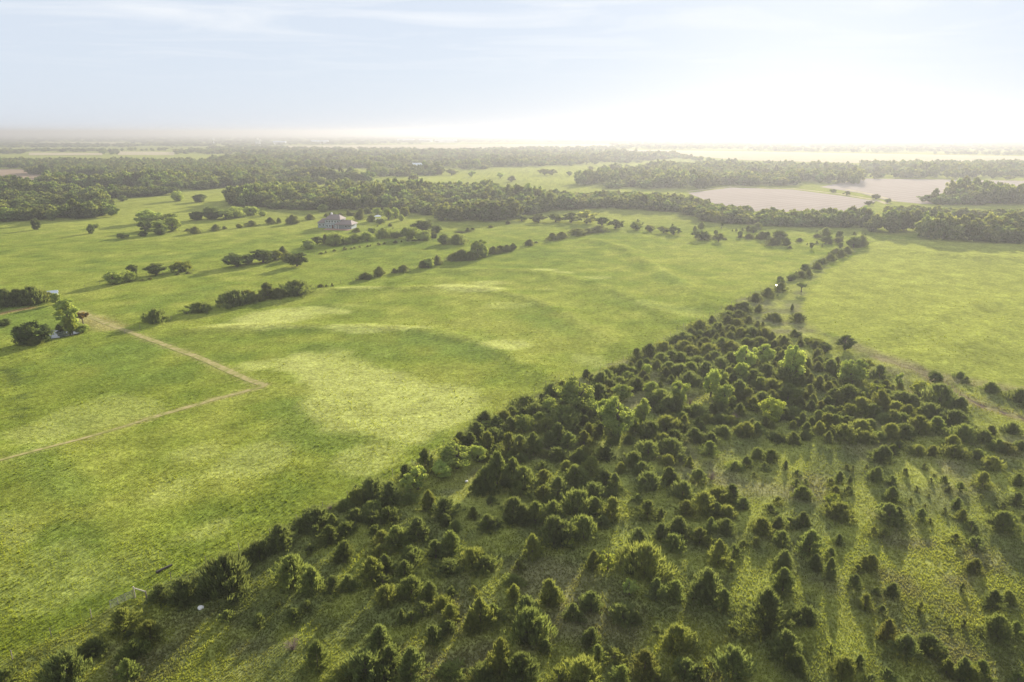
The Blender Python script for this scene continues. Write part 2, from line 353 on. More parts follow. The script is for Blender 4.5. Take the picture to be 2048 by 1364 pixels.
def ribbon(name, line, w, mat, z):
    V, Fc = [], []
    for i, (x, y) in enumerate(line):
        a = line[max(i - 1, 0)]; b = line[min(i + 1, len(line) - 1)]; dx, dy = b[0] - a[0], b[1] - a[1]; l = math.hypot(dx, dy)
        V += [(x - dy / l * w, y + dx / l * w, z), (x + dy / l * w, y - dx / l * w, z)]
        if i: k = 2 * i; Fc.append((k - 2, k - 1, k + 1, k))
    me = bpy.data.meshes.new(name); me.from_pydata(V, [], Fc); me.update(); me.materials.append(mat)
    return tag(obj(name, me), kind='structure')
def worn_mat():
    m, N, L = new_mat('worn_track'); b = N['Principled BSDF']; b.inputs['Roughness'].default_value = 1.0; b.inputs['Specular IOR Level'].default_value = 0.0
    g = N.new('ShaderNodeNewGeometry'); nz = N.new('ShaderNodeTexNoise'); nz.inputs['Scale'].default_value = .55; nz.inputs['Detail'].default_value = 6; nz.inputs['Roughness'].default_value = .7; L.new(g.outputs['Position'], nz.inputs['Vector'])
    cr2 = N.new('ShaderNodeValToRGB'); e = cr2.color_ramp.elements; e[0].position = .38; e[0].color = (.21, .22, .055, 1); e[1].position = .58; e[1].color = (.36, .305, .14, 1); L.new(nz.outputs[0], cr2.inputs[0]); L.new(cr2.outputs[0], b.inputs['Base Color']); return m
M['worn'] = worn_mat(); M['mud'] = soil('dry_mud', (.15, .115, .08), .3)
def draped(name, line, w, mat, lift=.05):
    pts = [line[0]]
    for a, b in zip(line[:-1], line[1:]):
        n = max(1, int(math.hypot(b[0] - a[0], b[1] - a[1]) / .9)); pts += [(a[0] + (b[0] - a[0]) * i / n, a[1] + (b[1] - a[1]) * i / n) for i in range(1, n + 1)]
    P = np.array(pts)
    for _ in range(6): P[1:-1] = (P[:-2] + P[1:-1] * 2 + P[2:]) / 4
    T = np.gradient(P, axis=0); T /= np.linalg.norm(T, axis=1, keepdims=True); Nn = np.stack([-T[:, 1], T[:, 0]], 1)
    n = len(P); cols = np.linspace(-1, 1, 5); V = []
    wl_ = w * (.75 + .5 * fbm(P[:, 0], P[:, 1], 5.0, 3)); wr_ = w * (.75 + .5 * fbm(P[:, 0] + 99, P[:, 1], 5.0, 3))
    for c in cols: V.append(P + Nn * (c * (wl_ if c > 0 else wr_))[:, None])
    V = np.stack(V, 1).reshape(-1, 2); z = height(V[:, 0], V[:, 1]) + lift
    ii = np.arange(n * 5).reshape(n, 5); Fq = np.stack([ii[:-1, :-1].ravel(), ii[:-1, 1:].ravel(), ii[1:, 1:].ravel(), ii[1:, :-1].ravel()], 1)
    return tag(obj(name, mesh_np(name, np.column_stack([V, z]), Fq, 4, None, mat, True)), kind='structure')
draped('worn_track', PATH1, .95, M['worn'])
draped('worn_track', PATH2[:5], .72, M['worn'])
draped('worn_track', PATH2[4:], .42, M['worn'])
draped('dry_ditch', DITCH[2:], .75, M['mud'], .05)
ribbon('farm_track', gline([(1375, 383), (1464, 373), (1583, 377), (1680, 388), (1752, 400), (1775, 408)]), 2.6, M['stubble'], .12)
ribbon('farm_track', gline([(1690, 378), (1740, 388), (1790, 402)]), 2.2, M['stubble'], .12)

# pond and puddles
def water_mat():
    m, N, L = new_mat('still_water'); b = N['Principled BSDF']; b.inputs['Base Color'].default_value = (0.035, 0.045, 0.04, 1); b.inputs['Roughness'].default_value = .06; b.inputs['IOR'].default_value = 1.33
    b.inputs['Specular IOR Level'].default_value = .8
    nz = N.new('ShaderNodeTexNoise'); nz.inputs['Scale'].default_value = 1.5; bp = N.new('ShaderNodeBump'); bp.inputs['Strength'].default_value = .04; L.new(nz.outputs[0], bp.inputs['Height']); L.new(bp.outputs[0], b.inputs['Normal'])
    return m
M['water'] = water_mat()
def pool(name, c, rx, ry, z, rz=0):
    V = []
    for k in range(28):
        a = 2 * math.pi * k / 28; r = 1 + .12 * math.sin(3 * a + 1) + .07 * math.sin(5 * a)
        X, Y = rx * r * math.cos(a), ry * r * math.sin(a); V.append((c[0] + X * math.cos(rz) - Y * math.sin(rz), c[1] + X * math.sin(rz) + Y * math.cos(rz), z))
    me = bpy.data.meshes.new(name); me.from_pydata(V, [], [tuple(range(28))]); me.update(); me.materials.append(M['water'])
    return tag(obj(name, me), kind='structure')
pool('pond', POND_C, 5.2, 5.6, -.5)
for p, rx, ry in (((1580.5, 561.5), 1.5, 3.2), ((1554, 571.5), .9, 1.6)):
    c = ground_at(*p); pool('puddle', c, rx * .55, ry * .6, gz(*c) + .25, -.5)

# ------------------------------------------------------------------ tree prototypes
def quads(cent, axis_, side, ln, wd, tint, kite=True):
    """leaf faces: axis and side unit vectors (n,3)"""
    ln, wd = ln[:, None], wd[:, None]
    a = cent - axis_ * ln * .5; b = cent + side * wd * .5 - axis_ * ln * .08; c_ = cent + axis_ * ln * .5; d = cent - side * wd * .5 - axis_ * ln * .08
    V = np.stack([a, b, c_, d], 1).reshape(-1, 3); n = len(cent)
    Fc = np.arange(n * 4).reshape(n, 4)
    return V, Fc, np.repeat(tint, 4)
def unit(v): return v / (np.linalg.norm(v, axis=-1, keepdims=True) + 1e-9)
def juniper_proto(seed, H, R, kind, nb=80, per=95, spray=.36):
    r = np.random.default_rng(seed)
    lobes = r.uniform(0, 2 * math.pi, 3); amp = r.uniform(.06, .2, 3)
    V, Fs, T = [], [], []; off = 0
    sub = 1 if kind != 'twin' else 2
    for s in range(sub):
        ox, oy, hs = (0, 0, 1) if s == 0 else (R * .55 * math.cos(seed), R * .55 * math.sin(seed), .72)
        n = nb if s == 0 else nb // 2
        t = r.uniform(0.0, 1.0, n) ** 0.85
        prof = {'cone': (1 - t ** 1.15) ** .75 + .04, 'round': (1 - t ** 1.6) ** .62 + .02, 'spread': (1 - t ** 1.9) ** .62 + .02, 'twin': (1 - t) ** .65 + .05}[kind]
        az = r.uniform(0, 2 * math.pi, n)
        rad = R * hs * prof * r.uniform(.48, 1.32, n) * (1 + sum(a * np.sin((k + 1) * az + l) for k, (a, l) in enumerate(zip(amp, lobes))))
        zt = H * hs * (t * .90 + .05)                       # height of branch tip
        zb = np.clip(zt - rad * r.uniform(.25, .75, n), .02 * H, None) * .92
        tip = np.stack([ox + rad * np.cos(az), oy + rad * np.sin(az), zt], 1)
        base = np.stack([np.full(n, ox * .5), np.full(n, oy * .5), zb], 1)
        bi = np.repeat(np.arange(n), per)
        u = 1.04 - .76 * r.random(n * per) ** 1.15
        p = base[bi] + (tip - base)[bi] * u[:, None]
        p += r.normal(0, 1, p.shape) * (R * .062 * (1.3 - .6 * u))[:, None]
        p[:, 2] = np.clip(p[:, 2], .04, H * 1.05)
        bd = unit(tip - base)[bi]
        ax = unit(bd * .8 + np.array((0, 0, 1.0)) + r.normal(0, .36, p.shape))
        sd = unit(np.cross(ax, r.normal(0, 1, p.shape)))
        v, f, tt = quads(p, ax, sd, r.uniform(.6, 1.2, len(p)) * (.7 + .6 * u) * spray, r.uniform(.2, .36, len(p)) * spray, np.clip(r.random(n)[bi] * .6 + r.normal(.2, .18, len(p)), 0, 1))
        V.append(v); Fs.append(f + off); T.append(tt); off += len(v)
        q = np.repeat(np.arange(n), 8)                     # long feathery shoots beyond the crown surface
        pt_ = tip[q] + r.normal(0, 1, (len(q), 3)) * R * .05; ax = unit(unit(tip - base)[q] * .6 + np.array((0, 0, 1.1)) + r.normal(0, .3, pt_.shape)); sd = unit(np.cross(ax, r.normal(0, 1, pt_.shape)))
        v, f, tt = quads(pt_, ax, sd, r.uniform(1.5, 3.0, len(q)) * spray, r.uniform(.22, .34, len(q)) * spray, np.clip(r.random(n)[q] * .6 + .25, 0, 1))
        V.append(v); Fs.append(f + off); T.append(tt); off += len(v)
    crown = mesh_np('juniper_crown', np.concatenate(V), np.concatenate(Fs), 4, np.concatenate(T), M['juniper'])
    mb = MB(); lean = r.uniform(-.05, .05, 2)
    mb.tube([(0, 0, -.3), (lean[0] * H * .3, lean[1] * H * .3, H * .35), (lean[0] * H * .5, lean[1] * H * .5, H * .8)], [R * .075, R * .05, R * .012])
    for k in range(4):
        a = k * 1.6 + seed; mb.tube([(0, 0, H * (.12 + .09 * k)), (math.cos(a) * R * .5, math.sin(a) * R * .5, H * (.3 + .1 * k))], [R * .03, R * .01], 5)
    me = bpy.data.meshes.new('juniper_trunk'); me.from_pydata(mb.v, [], mb.f); me.materials.append(M['bark'])
    return dict(crown=crown, trunk=me, H=H, R=R)
def leafy_proto(seed, H, R, clear=.18, nclump=46, per=150, leaf=.34, mat='leaf', kind='oval'):
    r = np.random.default_rng(seed)
    zc, rz = H * (1 + clear) / 2, H * (1 - clear) / 2
    d = unit(r.normal(0, 1, (nclump, 3))); k = r.uniform(.25, 1, nclump) ** .45
    lob = 1 + .22 * np.sin(2 * np.arctan2(d[:, 1], d[:, 0]) + seed) + .14 * np.sin(5 * d[:, 2] + seed * 2)
    shape = {'oval': 1.0, 'vase': .62 + .55 * (d[:, 2] * .5 + .5), 'dome': 1.1 - .22 * (d[:, 2] * .5 + .5), 'tall': 1.0}[kind]
    cc = np.stack([d[:, 0] * R * .80 * k * lob * shape, d[:, 1] * R * .80 * k * lob * shape, zc + d[:, 2] * rz * .84 * k], 1)
    cr_ = R * r.uniform(.15, .34, nclump)
    ci = np.repeat(np.arange(nclump), per); n = len(ci)
    q = unit(r.normal(0, 1, (n, 3))) * (r.random(n) ** .5)[:, None] * cr_[ci][:, None] * np.array((1.1, 1.1, .78))
    p = cc[ci] + q; p[:, 2] = np.clip(p[:, 2], .1, None)
    nrm = unit(q + r.normal(0, .35, q.shape) * cr_[ci][:, None] + np.array((0, 0, .25)) * cr_[ci][:, None])
    ax = unit(np.cross(nrm, r.normal(0, 1, (n, 3)))); sd = np.cross(nrm, ax)
    v, f, tt = quads(p, ax, sd, r.uniform(.7, 1.3, n) * leaf, r.uniform(.55, .95, n) * leaf, np.clip(r.random(nclump)[ci] * .65 + r.normal(.18, .16, n), 0, 1))
    crown = mesh_np('leafy_crown', v, f, 4, tt, M[mat])
    mb = MB(); tw = R * .07 + .03
    mb.tube([(0, 0, -.4), (.02 * R, .03 * R, H * .25), (.05 * R, -.03 * R, H * .55), (.03 * R, .02 * R, H * .85)], [tw * 1.25, tw, tw * .6, tw * .15], 7)
    for i in np.argsort(-k)[:14]:
        b = Vector(cc[i]); z0 = max(H * .15, min(H * .6, b.z - R * .55)); m_ = Vector((b.x * .45, b.y * .45, (z0 + b.z) / 2 + .05 * H))
        mb.tube([(0.03 * R, 0, z0), m_, b], [tw * .5, tw * .32, tw * .1], 5)
    me = bpy.data.meshes.new('leafy_trunk'); me.from_pydata(mb.v, [], mb.f); me.materials.append(M['bark'])
    return dict(crown=crown, trunk=me, H=H, R=R)
JUN = {'cone': [juniper_proto(11 + i, 4.2, 1.5, 'cone', 165, 36, .29) for i in range(4)],
       'round': [juniper_proto(31 + i, 3.2, 1.7, 'round', 175, 36, .29) for i in range(4)],
       'spread': [juniper_proto(51 + i, 2.0, 1.7, 'spread', 140, 34, .27) for i in range(3)],
       'twin': [juniper_proto(71 + i, 3.6, 1.8, 'twin', 140, 36, .29) for i in range(3)],
       'small': [juniper_proto(91 + i, 1.6, .75, 'cone', 52, 22, .22) for i in range(3)] + [juniper_proto(96 + i, 1.3, .8, 'round', 52, 22, .22) for i in range(2)]}
LEA = {'oval': [leafy_proto(5 + i, 7, 3.2, .02, 60, 160, .32) for i in range(3)],
       'vase': [leafy_proto(15 + i, 8, 3.2, .1, 50, 150, .34, kind='vase') for i in range(2)],
       'dome': [leafy_proto(25 + i, 5, 3.2, -.05, 54, 150, .32, kind='dome') for i in range(3)],
       'tall': [leafy_proto(35 + i, 11, 3.0, .06, 60, 150, .40, kind='tall') for i in range(2)],
       'small': [leafy_proto(45 + i, 2.4, 1.2, .1, 26, 60, .22, kind='oval') for i in range(3)],
       'mushroom': [leafy_proto(55, 4.2, 2.2, .58, 26, 110, .28, kind='vase')],
       'far': [leafy_proto(65 + i, 10, 4.8, .03, 34, 42, 1.05, 'wood_leaf', ('dome', 'oval', 'dome', 'oval', 'vase')[i]) for i in range(5)]}

# ------------------------------------------------------------------ placing trees from photo boxes
CROPS = {'A': (0, 1098, 5.12), 'B': (400, 1098, 5.12), 'E': (800, 1098, 5.12), 'G': (1200, 1098, 5.12), 'J': (1648, 1098, 5.12), 'C': (500, 880, 5.12), 'D': (850, 880, 5.12), 'H': (1250, 880, 5.12),
         'I': (1648, 880, 5.12), 'F': (820, 690, 5.12), 'K': (1200, 620, 5.12), 'L': (1648, 660, 5.12), 'M': (1400, 460, 5.12), 'P': (0, 240, 2.926), 'R': (650, 240, 2.926), 'S': (1348, 240, 2.926), 'Q': (580, 400, 6.82)}
def fit(crop, x, top, bot, w, k):
    """photo box of a plant -> foot on the ground, height and radius in metres"""
    x0, y0, s = CROPS[crop]; px, pt, pb, pw = x0 + x / s, y0 + top / s, y0 + bot / s, w / s
    rx, ry, rz = ray(px, pb); dn = -rz / math.sqrt(rx * rx + ry * ry + rz * rz)
    base = pb - k * pw / 2 * dn
    X, Y = ground_at(px, base); dep = Y * CP + CAM_H * SP
    R = pw / 2 * dep / F
    tx, ty, tz = ray(px, pt); Hh = CAM_H + tz * (Y / ty)
    return X, Y, Hh, R, px, base
root_crown = {}
TREES = []          # (X, Y, R) of everything planted, for spacing of the grass and fillers
def plant(name, proto, X, Y, Hh, R, color, label, cat, group):
    z = gz(X, Y)
    root = empty(name, (X, Y, z), random.uniform(0, 6.283), (R / proto['R'], R / proto['R'], Hh / proto['H']))
    tag(root, label, cat, group)
    obj('trunk', proto['trunk'], root)
    c = obj('crown', proto['crown'], root); c.color = color + (1,)
    TREES.append((X, Y, R))
    root_crown[root.name] = c
    return root
# juniper boxes per enlarged photo crop: x centre, top, bottom, width
JB = {
 'A': [(1270,620,900,330),(1540,745,960,230),(1340,840,930,120),(950,950,1110,270),(680,1070,1362,400),(1370,960,1130,240),(1320,1130,1350,200),(1640,370,570,240),(1880,310,560,300),(60,1250,1400,200)],
 'B': [(280,90,480,500),(20,350,540,130),(950,80,400,330),(1150,190,480,260),(1370,280,470,200),(1520,270,450,180),(1760,90,370,260),(1900,60,260,180),(1870,280,400,170),(1900,390,590,240),(350,470,570,120),(270,640,770,150),(600,680,820,180),(960,610,760,180),(1100,540,660,130),(1210,950,1260,260),(1850,790,1100,300),(1700,1080,1362,400),(1950,1000,1250,250),(1880,1220,1400,250),(1500,1200,1362,280),(800,540,600,90)],
 'C': [(100,1050,1240,250),(310,870,1120,290),(560,820,940,230),(690,710,900,330),(680,880,990,120),(850,760,930,150),(820,880,1080,230),(990,850,980,200),(980,1040,1250,220),(620,1070,1180,130),(960,620,740,180),(1100,510,680,170),(1250,400,640,300),(1440,430,680,260),(1620,560,650,180),(1600,250,420,160),(1800,90,350,200),(1090,710,850,180),(1250,640,780,200),(1250,730,880,230),(1420,700,850,200),(1830,530,740,170),(1280,880,990,150),(1500,890,1130,270),(1350,930,1100,200),(1720,800,1050,250),(1340,1090,1230,230),(1640,1100,1240,200)],
 'D': [(40,520,750,150),(200,600,830,270),(210,760,900,130),(310,830,960,130),(0,880,1010,80),(270,940,1160,230),(110,1030,1250,230),(480,1130,1330,250),(240,1250,1400,280),(620,1200,1362,260),(620,290,570,270),(740,130,520,280),(900,190,480,240),(1000,290,570,300),(490,690,820,110),(640,770,950,220),(670,580,670,110),(900,600,890,330),(1130,640,890,240),(1310,630,860,230),(1100,970,1230,190),(1320,790,1130,360),(1620,780,1050,260),(1280,570,660,140),(1210,470,620,140),(1360,380,610,230),(1220,310,460,160),(1200,230,320,110),(1530,260,480,270),(1450,220,330,140),(1700,170,380,230),(1580,90,250,170),(1530,150,250,150),(1360,90,220,190),(1220,110,190,140),(1850,70,220,150),(2010,230,340,120),(1840,310,480,210),(1940,340,520,160),(1880,480,580,150),(1720,450,620,230),(1560,530,770,330),(1740,590,800,220),(1910,590,840,220),(1680,700,800,130),(1810,780,910,160),(960,1240,1362,150),(1570,420,510,120)],
 'E': [(50,120,290,180),(120,40,170,200),(120,290,530,260),(310,340,520,180),(520,400,510,150),(760,390,500,110),(1160,290,400,200),(1170,370,590,180),(1520,320,590,250),(1960,450,680,260),(1770,560,760,200),(20,620,780,100),(120,650,770,130),(230,560,700,160),(440,500,640,200),(520,570,760,200),(500,740,900,190),(340,790,1000,190),(820,500,860,260),(950,570,780,240),(720,640,880,150),(1290,490,760,280),(1320,640,960,400),(1280,890,1000,140),(1490,930,1090,140),(1960,810,1000,190),(2020,980,1140,150),(1030,920,1330,260),(1250,1080,1420,320),(860,1210,1400,280),(500,1200,1350,280),(120,1020,1400,320),(1620,1240,1400,200),(1870,1150,1400,330),(1980,20,240,180)],
 'G': [(460,-20,320,420),(300,0,200,220),(310,140,270,110),(570,300,550,180),(770,330,520,200),(230,590,770,260),(370,640,780,120),(570,790,870,80),(780,790,1080,290),(1090,210,530,330),(1260,410,640,200),(1340,120,240,130),(1880,20,240,210),(1870,200,470,240),(1690,420,880,400),(1360,800,900,120),(1880,840,1160,330),(1990,640,760,180),(2020,1090,1300,200),(1360,1030,1362,350),(450,1040,1350,300),(570,1230,1400,260),(870,1130,1330,230),(1000,1200,1362,200),(220,1200,1362,180),(150,1050,1160,200),(2110,600,780,260)],
 'H': [(90,130,290,200),(170,230,360,180),(250,340,520,240),(440,160,270,150),(440,280,470,200),(560,150,240,130),(660,170,280,90),(240,20,180,250),(470,0,160,280),(860,10,170,180),(750,300,460,190),(590,430,610,230),(620,620,800,190),(800,540,780,250),(950,500,650,260),(1090,450,620,170),(930,640,800,150),(1050,680,820,190),(1210,590,730,170),(1030,810,980,160),(870,790,970,110),(760,900,1090,230),(550,790,990,240),(370,860,1040,170),(500,980,1140,220),(230,620,830,220),(370,700,810,110),(130,560,650,140),(140,910,1130,230),(60,1080,1230,150),(950,1020,1300,200),(1110,1080,1200,160),(1210,1030,1110,120),(1340,1000,1100,110),(1400,810,980,220),(1570,780,900,150),(1690,800,910,160),(1820,740,900,150),(1600,930,1100,160),(1890,930,1190,280),(1950,1170,1340,150),(1560,580,680,110),(1490,660,760,120),(1810,480,610,190),(1760,310,380,90),(1840,400,470,80),(1750,400,490,90),(1640,210,310,60),(1350,80,200,150),(1490,100,230,160),(1240,170,290,130),(1120,220,320,150),(1420,230,320,100),(1320,330,390,80)],
 'I': [(600,60,240,240),(700,50,160,130),(960,60,170,160),(1110,60,170,130),(1330,60,190,260),(1560,100,200,180),(1720,180,310,200),(1850,30,140,200),(540,280,440,160),(690,370,470,130),(690,480,640,170),(230,250,310,70),(290,260,330,40),(430,250,320,50),(150,320,450,120),(70,390,480,100),(260,360,470,70),(110,470,600,160),(240,470,570,100),(150,650,830,270),(650,650,880,300),(740,680,850,200),(500,890,1000,110),(610,910,1000,110),(150,960,1080,120),(990,700,840,130),(1080,800,860,70),(830,290,370,80),(940,470,530,50),(1070,550,590,50),(880,590,660,55),(1030,650,700,50),(1230,690,760,70),(1020,240,310,60),(1090,390,450,60),(1130,350,380,40),(1230,370,450,90),(1270,470,540,70),(1390,440,540,130),(1360,590,700,120),(1410,710,840,130),(1500,830,940,130),(1620,330,500,180),(1600,560,620,80),(1680,670,730,60),(1820,640,720,130),(1820,740,960,280),(1980,350,470,140),(1970,540,680,160),(2040,740,830,60),(1340,960,1070,160),(1560,1000,1120,170),(60,1100,1250,140)],
 'J': [(50,90,330,160),(480,60,240,220),(340,160,260,140),(310,260,420,160),(700,350,500,150),(420,460,630,150),(530,390,480,90),(590,580,680,110),(640,720,960,190),(1540,100,260,180),(1720,420,630,200),(1870,420,560,160),(1760,680,960,300),(1950,740,900,160),(820,880,1140,330),(1060,880,1090,280),(1220,1000,1100,130),(980,540,650,60),(1410,350,440,50),(1420,720,800,60),(1280,770,830,50),(60,980,1080,60),(210,1120,1362,250),(350,1080,1250,140),(640,1230,1362,160),(1400,1110,1362,200),(1600,1140,1330,230),(1250,1130,1300,200),(1480,1200,1400,250),(1980,1280,1400,150),(480,1290,1400,160)],
 'F': [(520,890,1040,150),(680,790,960,170),(620,900,1060,150),(770,680,840,170),(860,860,1010,180),(790,890,1080,180),(960,680,820,160),(1030,740,900,160),(1040,640,760,130),(880,720,860,150),(1200,530,680,260),(1280,610,760,180),(1010,900,1170,200),(1120,930,1110,180),(1260,900,1130,190),(1130,1110,1220,130),(870,1030,1150,130),(1510,800,1000,180),(1430,880,1060,170),(1620,900,1080,210),(1780,880,1040,190),(1450,400,530,150),(1560,370,520,140),(1800,250,340,90),(1390,760,900,170),(1330,700,830,150),(1950,280,470,180),(1930,400,580,150),(2010,250,400,130),(1780,1040,1180,170),(1960,1050,1180,150),(1560,640,850,300)],
 'K': [(370,390,540,120),(510,350,490,120),(650,330,440,160),(780,260,350,150),(850,230,330,140),(920,180,280,120),(1020,110,220,150),(1140,60,140,60),(1200,130,200,110),(1020,210,280,80),(1150,190,260,90),(620,450,560,150),(730,420,520,140),(860,320,420,150),(820,440,540,140),(920,370,470,140),(1080,280,370,130),(1110,350,470,150),(1170,430,540,150),(1250,290,400,140),(1330,320,430,150),(1000,480,580,150),(700,540,660,160),(820,560,680,150),(930,540,650,140),(1080,540,690,180),(1230,500,620,160),(1340,440,560,150),(1440,190,290,150),(1560,180,290,150),(1680,190,300,140),(1640,280,370,130),(1500,290,370,110),(1400,90,160,130),(1300,50,150,120),(1420,0,80,150),(1520,60,140,110),(1320,150,230,110),(900,640,790,170),(240,560,680,180),(130,580,690,140),(330,590,690,150),(60,620,750,160),(200,690,800,170),(380,700,830,160),(20,770,900,140),(100,720,850,160),(280,640,740,150),(1780,310,400,100),(1880,270,380,110),(1820,380,480,110),(1700,560,700,170),(1880,600,760,190),(1760,720,880,190),(1920,760,950,200),(1640,700,830,160),(1560,620,760,190),(1420,720,900,170),(1500,800,950,160),(1350,650,790,130),(1660,850,990,160),(1560,900,1020,150),(1100,1070,1170,110),(1240,1080,1180,140),(1340,1090,1170,120),(620,820,990,180),(680,900,1060,170),(770,890,1050,170),(900,1000,1110,170),(980,970,1090,130),(550,870,1000,140),(680,1100,1270,220),(520,1150,1320,220),(830,1160,1260,120),(640,1270,1400,200),(760,1240,1362,180),(960,1210,1362,150),(1130,1260,1380,160),(1260,1190,1300,150),(1490,1160,1300,170),(1600,1150,1280,130),(1440,1180,1290,120),(1820,1270,1362,150),(1970,1250,1380,140),(1880,1010,1130,140),(1980,1000,1100,160)],
 'L': [(560,360,500,130),(40,530,660,130),(100,600,750,150),(60,300,440,140),(290,480,590,200),(240,570,760,200),(130,620,770,160),(380,600,720,130),(370,700,850,170),(560,620,830,170),(500,760,900,150),(260,770,900,200),(30,680,800,130),(60,780,870,130),(800,640,760,200),(900,670,790,140),(730,740,850,150),(1180,570,780,260),(1390,690,840,160),(1080,760,900,190),(850,770,920,150),(1340,840,1000,230),(1140,890,1060,170),(960,890,1060,190),(800,860,990,150),(700,830,960,150),(620,860,960,120),(820,970,1130,170),(680,960,1140,180),(560,1050,1140,140),(230,890,990,170),(200,980,1140,230),(380,930,1070,180),(110,870,1000,130),(30,860,990,130),(470,920,1010,110),(430,1050,1170,160),(40,1040,1170,120),(1420,980,1150,190),(1310,1080,1240,180),(1620,1030,1160,180),(1700,980,1100,110),(1920,960,1070,130),(1770,1120,1250,170),(2000,1140,1240,150),(770,1140,1230,110),(1390,430,500,90),(1450,480,550,80),(1700,540,640,130),(2000,610,740,170),(2040,740,800,60)],
 'M': [(565,650,740,95),(600,760,840,75),(690,590,690,120),(820,540,640,110),(1030,420,490,110),(1110,400,470,60),(1190,330,400,90),(1260,290,350,80),(1330,245,320,85),(1440,200,280,80),(1500,170,240,90),(1650,60,170,90),(1390,190,240,70),(760,850,930,140),(1000,850,940,115),(940,760,820,25),(740,80,160,110),(1410,70,120,80),(1020,80,120,50),(920,160,190,40),(500,40,90,80),(590,50,90,60),(180,40,90,100),(250,80,100,40),(50,30,100,120),(410,50,80,50),(1200,40,80,70),(310,770,840,90),(390,750,830,130),(450,740,840,130),(290,830,900,110)],
}
JB_HEDGE = {
 'P': [(915,1110,1190,95),(1170,1070,1130,110),(1380,1000,1090,140),(1450,1000,1070,100),(1515,1020,1060,60),(1565,950,1050,90),(1630,985,1045,80),(1740,940,1030,140),(1880,965,985,30),(1910,965,980,20),(1945,955,975,15),(40,990,1100,110),(110,990,1090,100),(190,980,1080,110),(240,1000,1070,90),(290,1010,1060,70),(150,1000,1085,90),(835,930,942,25),(880,920,935,25),(1040,895,907,30),(1100,888,900,30),(205,1265,1320,70),(1660,740,810,60),(1690,780,830,60),(1145,625,665,50),(1265,610,650,50),(1313,620,640,25),(1473,588,622,60),(1583,570,610,50),(1632,573,605,20),(1715,558,610,50),(1817,550,585,40),(1100,635,650,30)],
 'Q': [(430,715,740,50),(490,695,725,35),(605,675,705,45),(745,640,685,45),(835,650,675,35),(880,635,660,40),(955,620,650,30),(1060,615,640,40),(1100,605,630,30),(1210,580,615,40),(1285,575,605,40),(1440,550,590,50),(1520,550,575,30),(1610,535,565,45),(1690,540,560,60),(1750,520,550,35),(1030,990,1090,170),(1220,910,1040,120),(1425,930,995,65),(1550,885,985,140),(1800,830,930,110),(2010,760,890,100),(280,200,270,85),(40,210,330,110),(800,140,215,80),(860,170,215,60),(970,110,270,110),(1060,110,190,90),(495,180,230,50),(690,175,215,60),(1365,320,360,50),(1195,340,362,30),(1405,372,392,25),(490,470,610,110),(920,380,440,100),(1270,390,520,180),(1110,200,300,90)],
 'R': [(755,780,825,70),(800,760,825,70),(845,775,820,70),(985,740,785,70),(1025,735,775,60),(1065,730,770,50),(1197,700,735,45),(1235,710,720,25),(1330,660,705,60),(1385,655,695,60),(1480,635,675,90),(1540,635,665,70),(1600,620,655,80),(775,670,730,90),(635,655,690,35),(790,650,660,50),(835,630,655,30),(865,630,645,25),(970,615,630,25),(1070,590,610,25)],
}
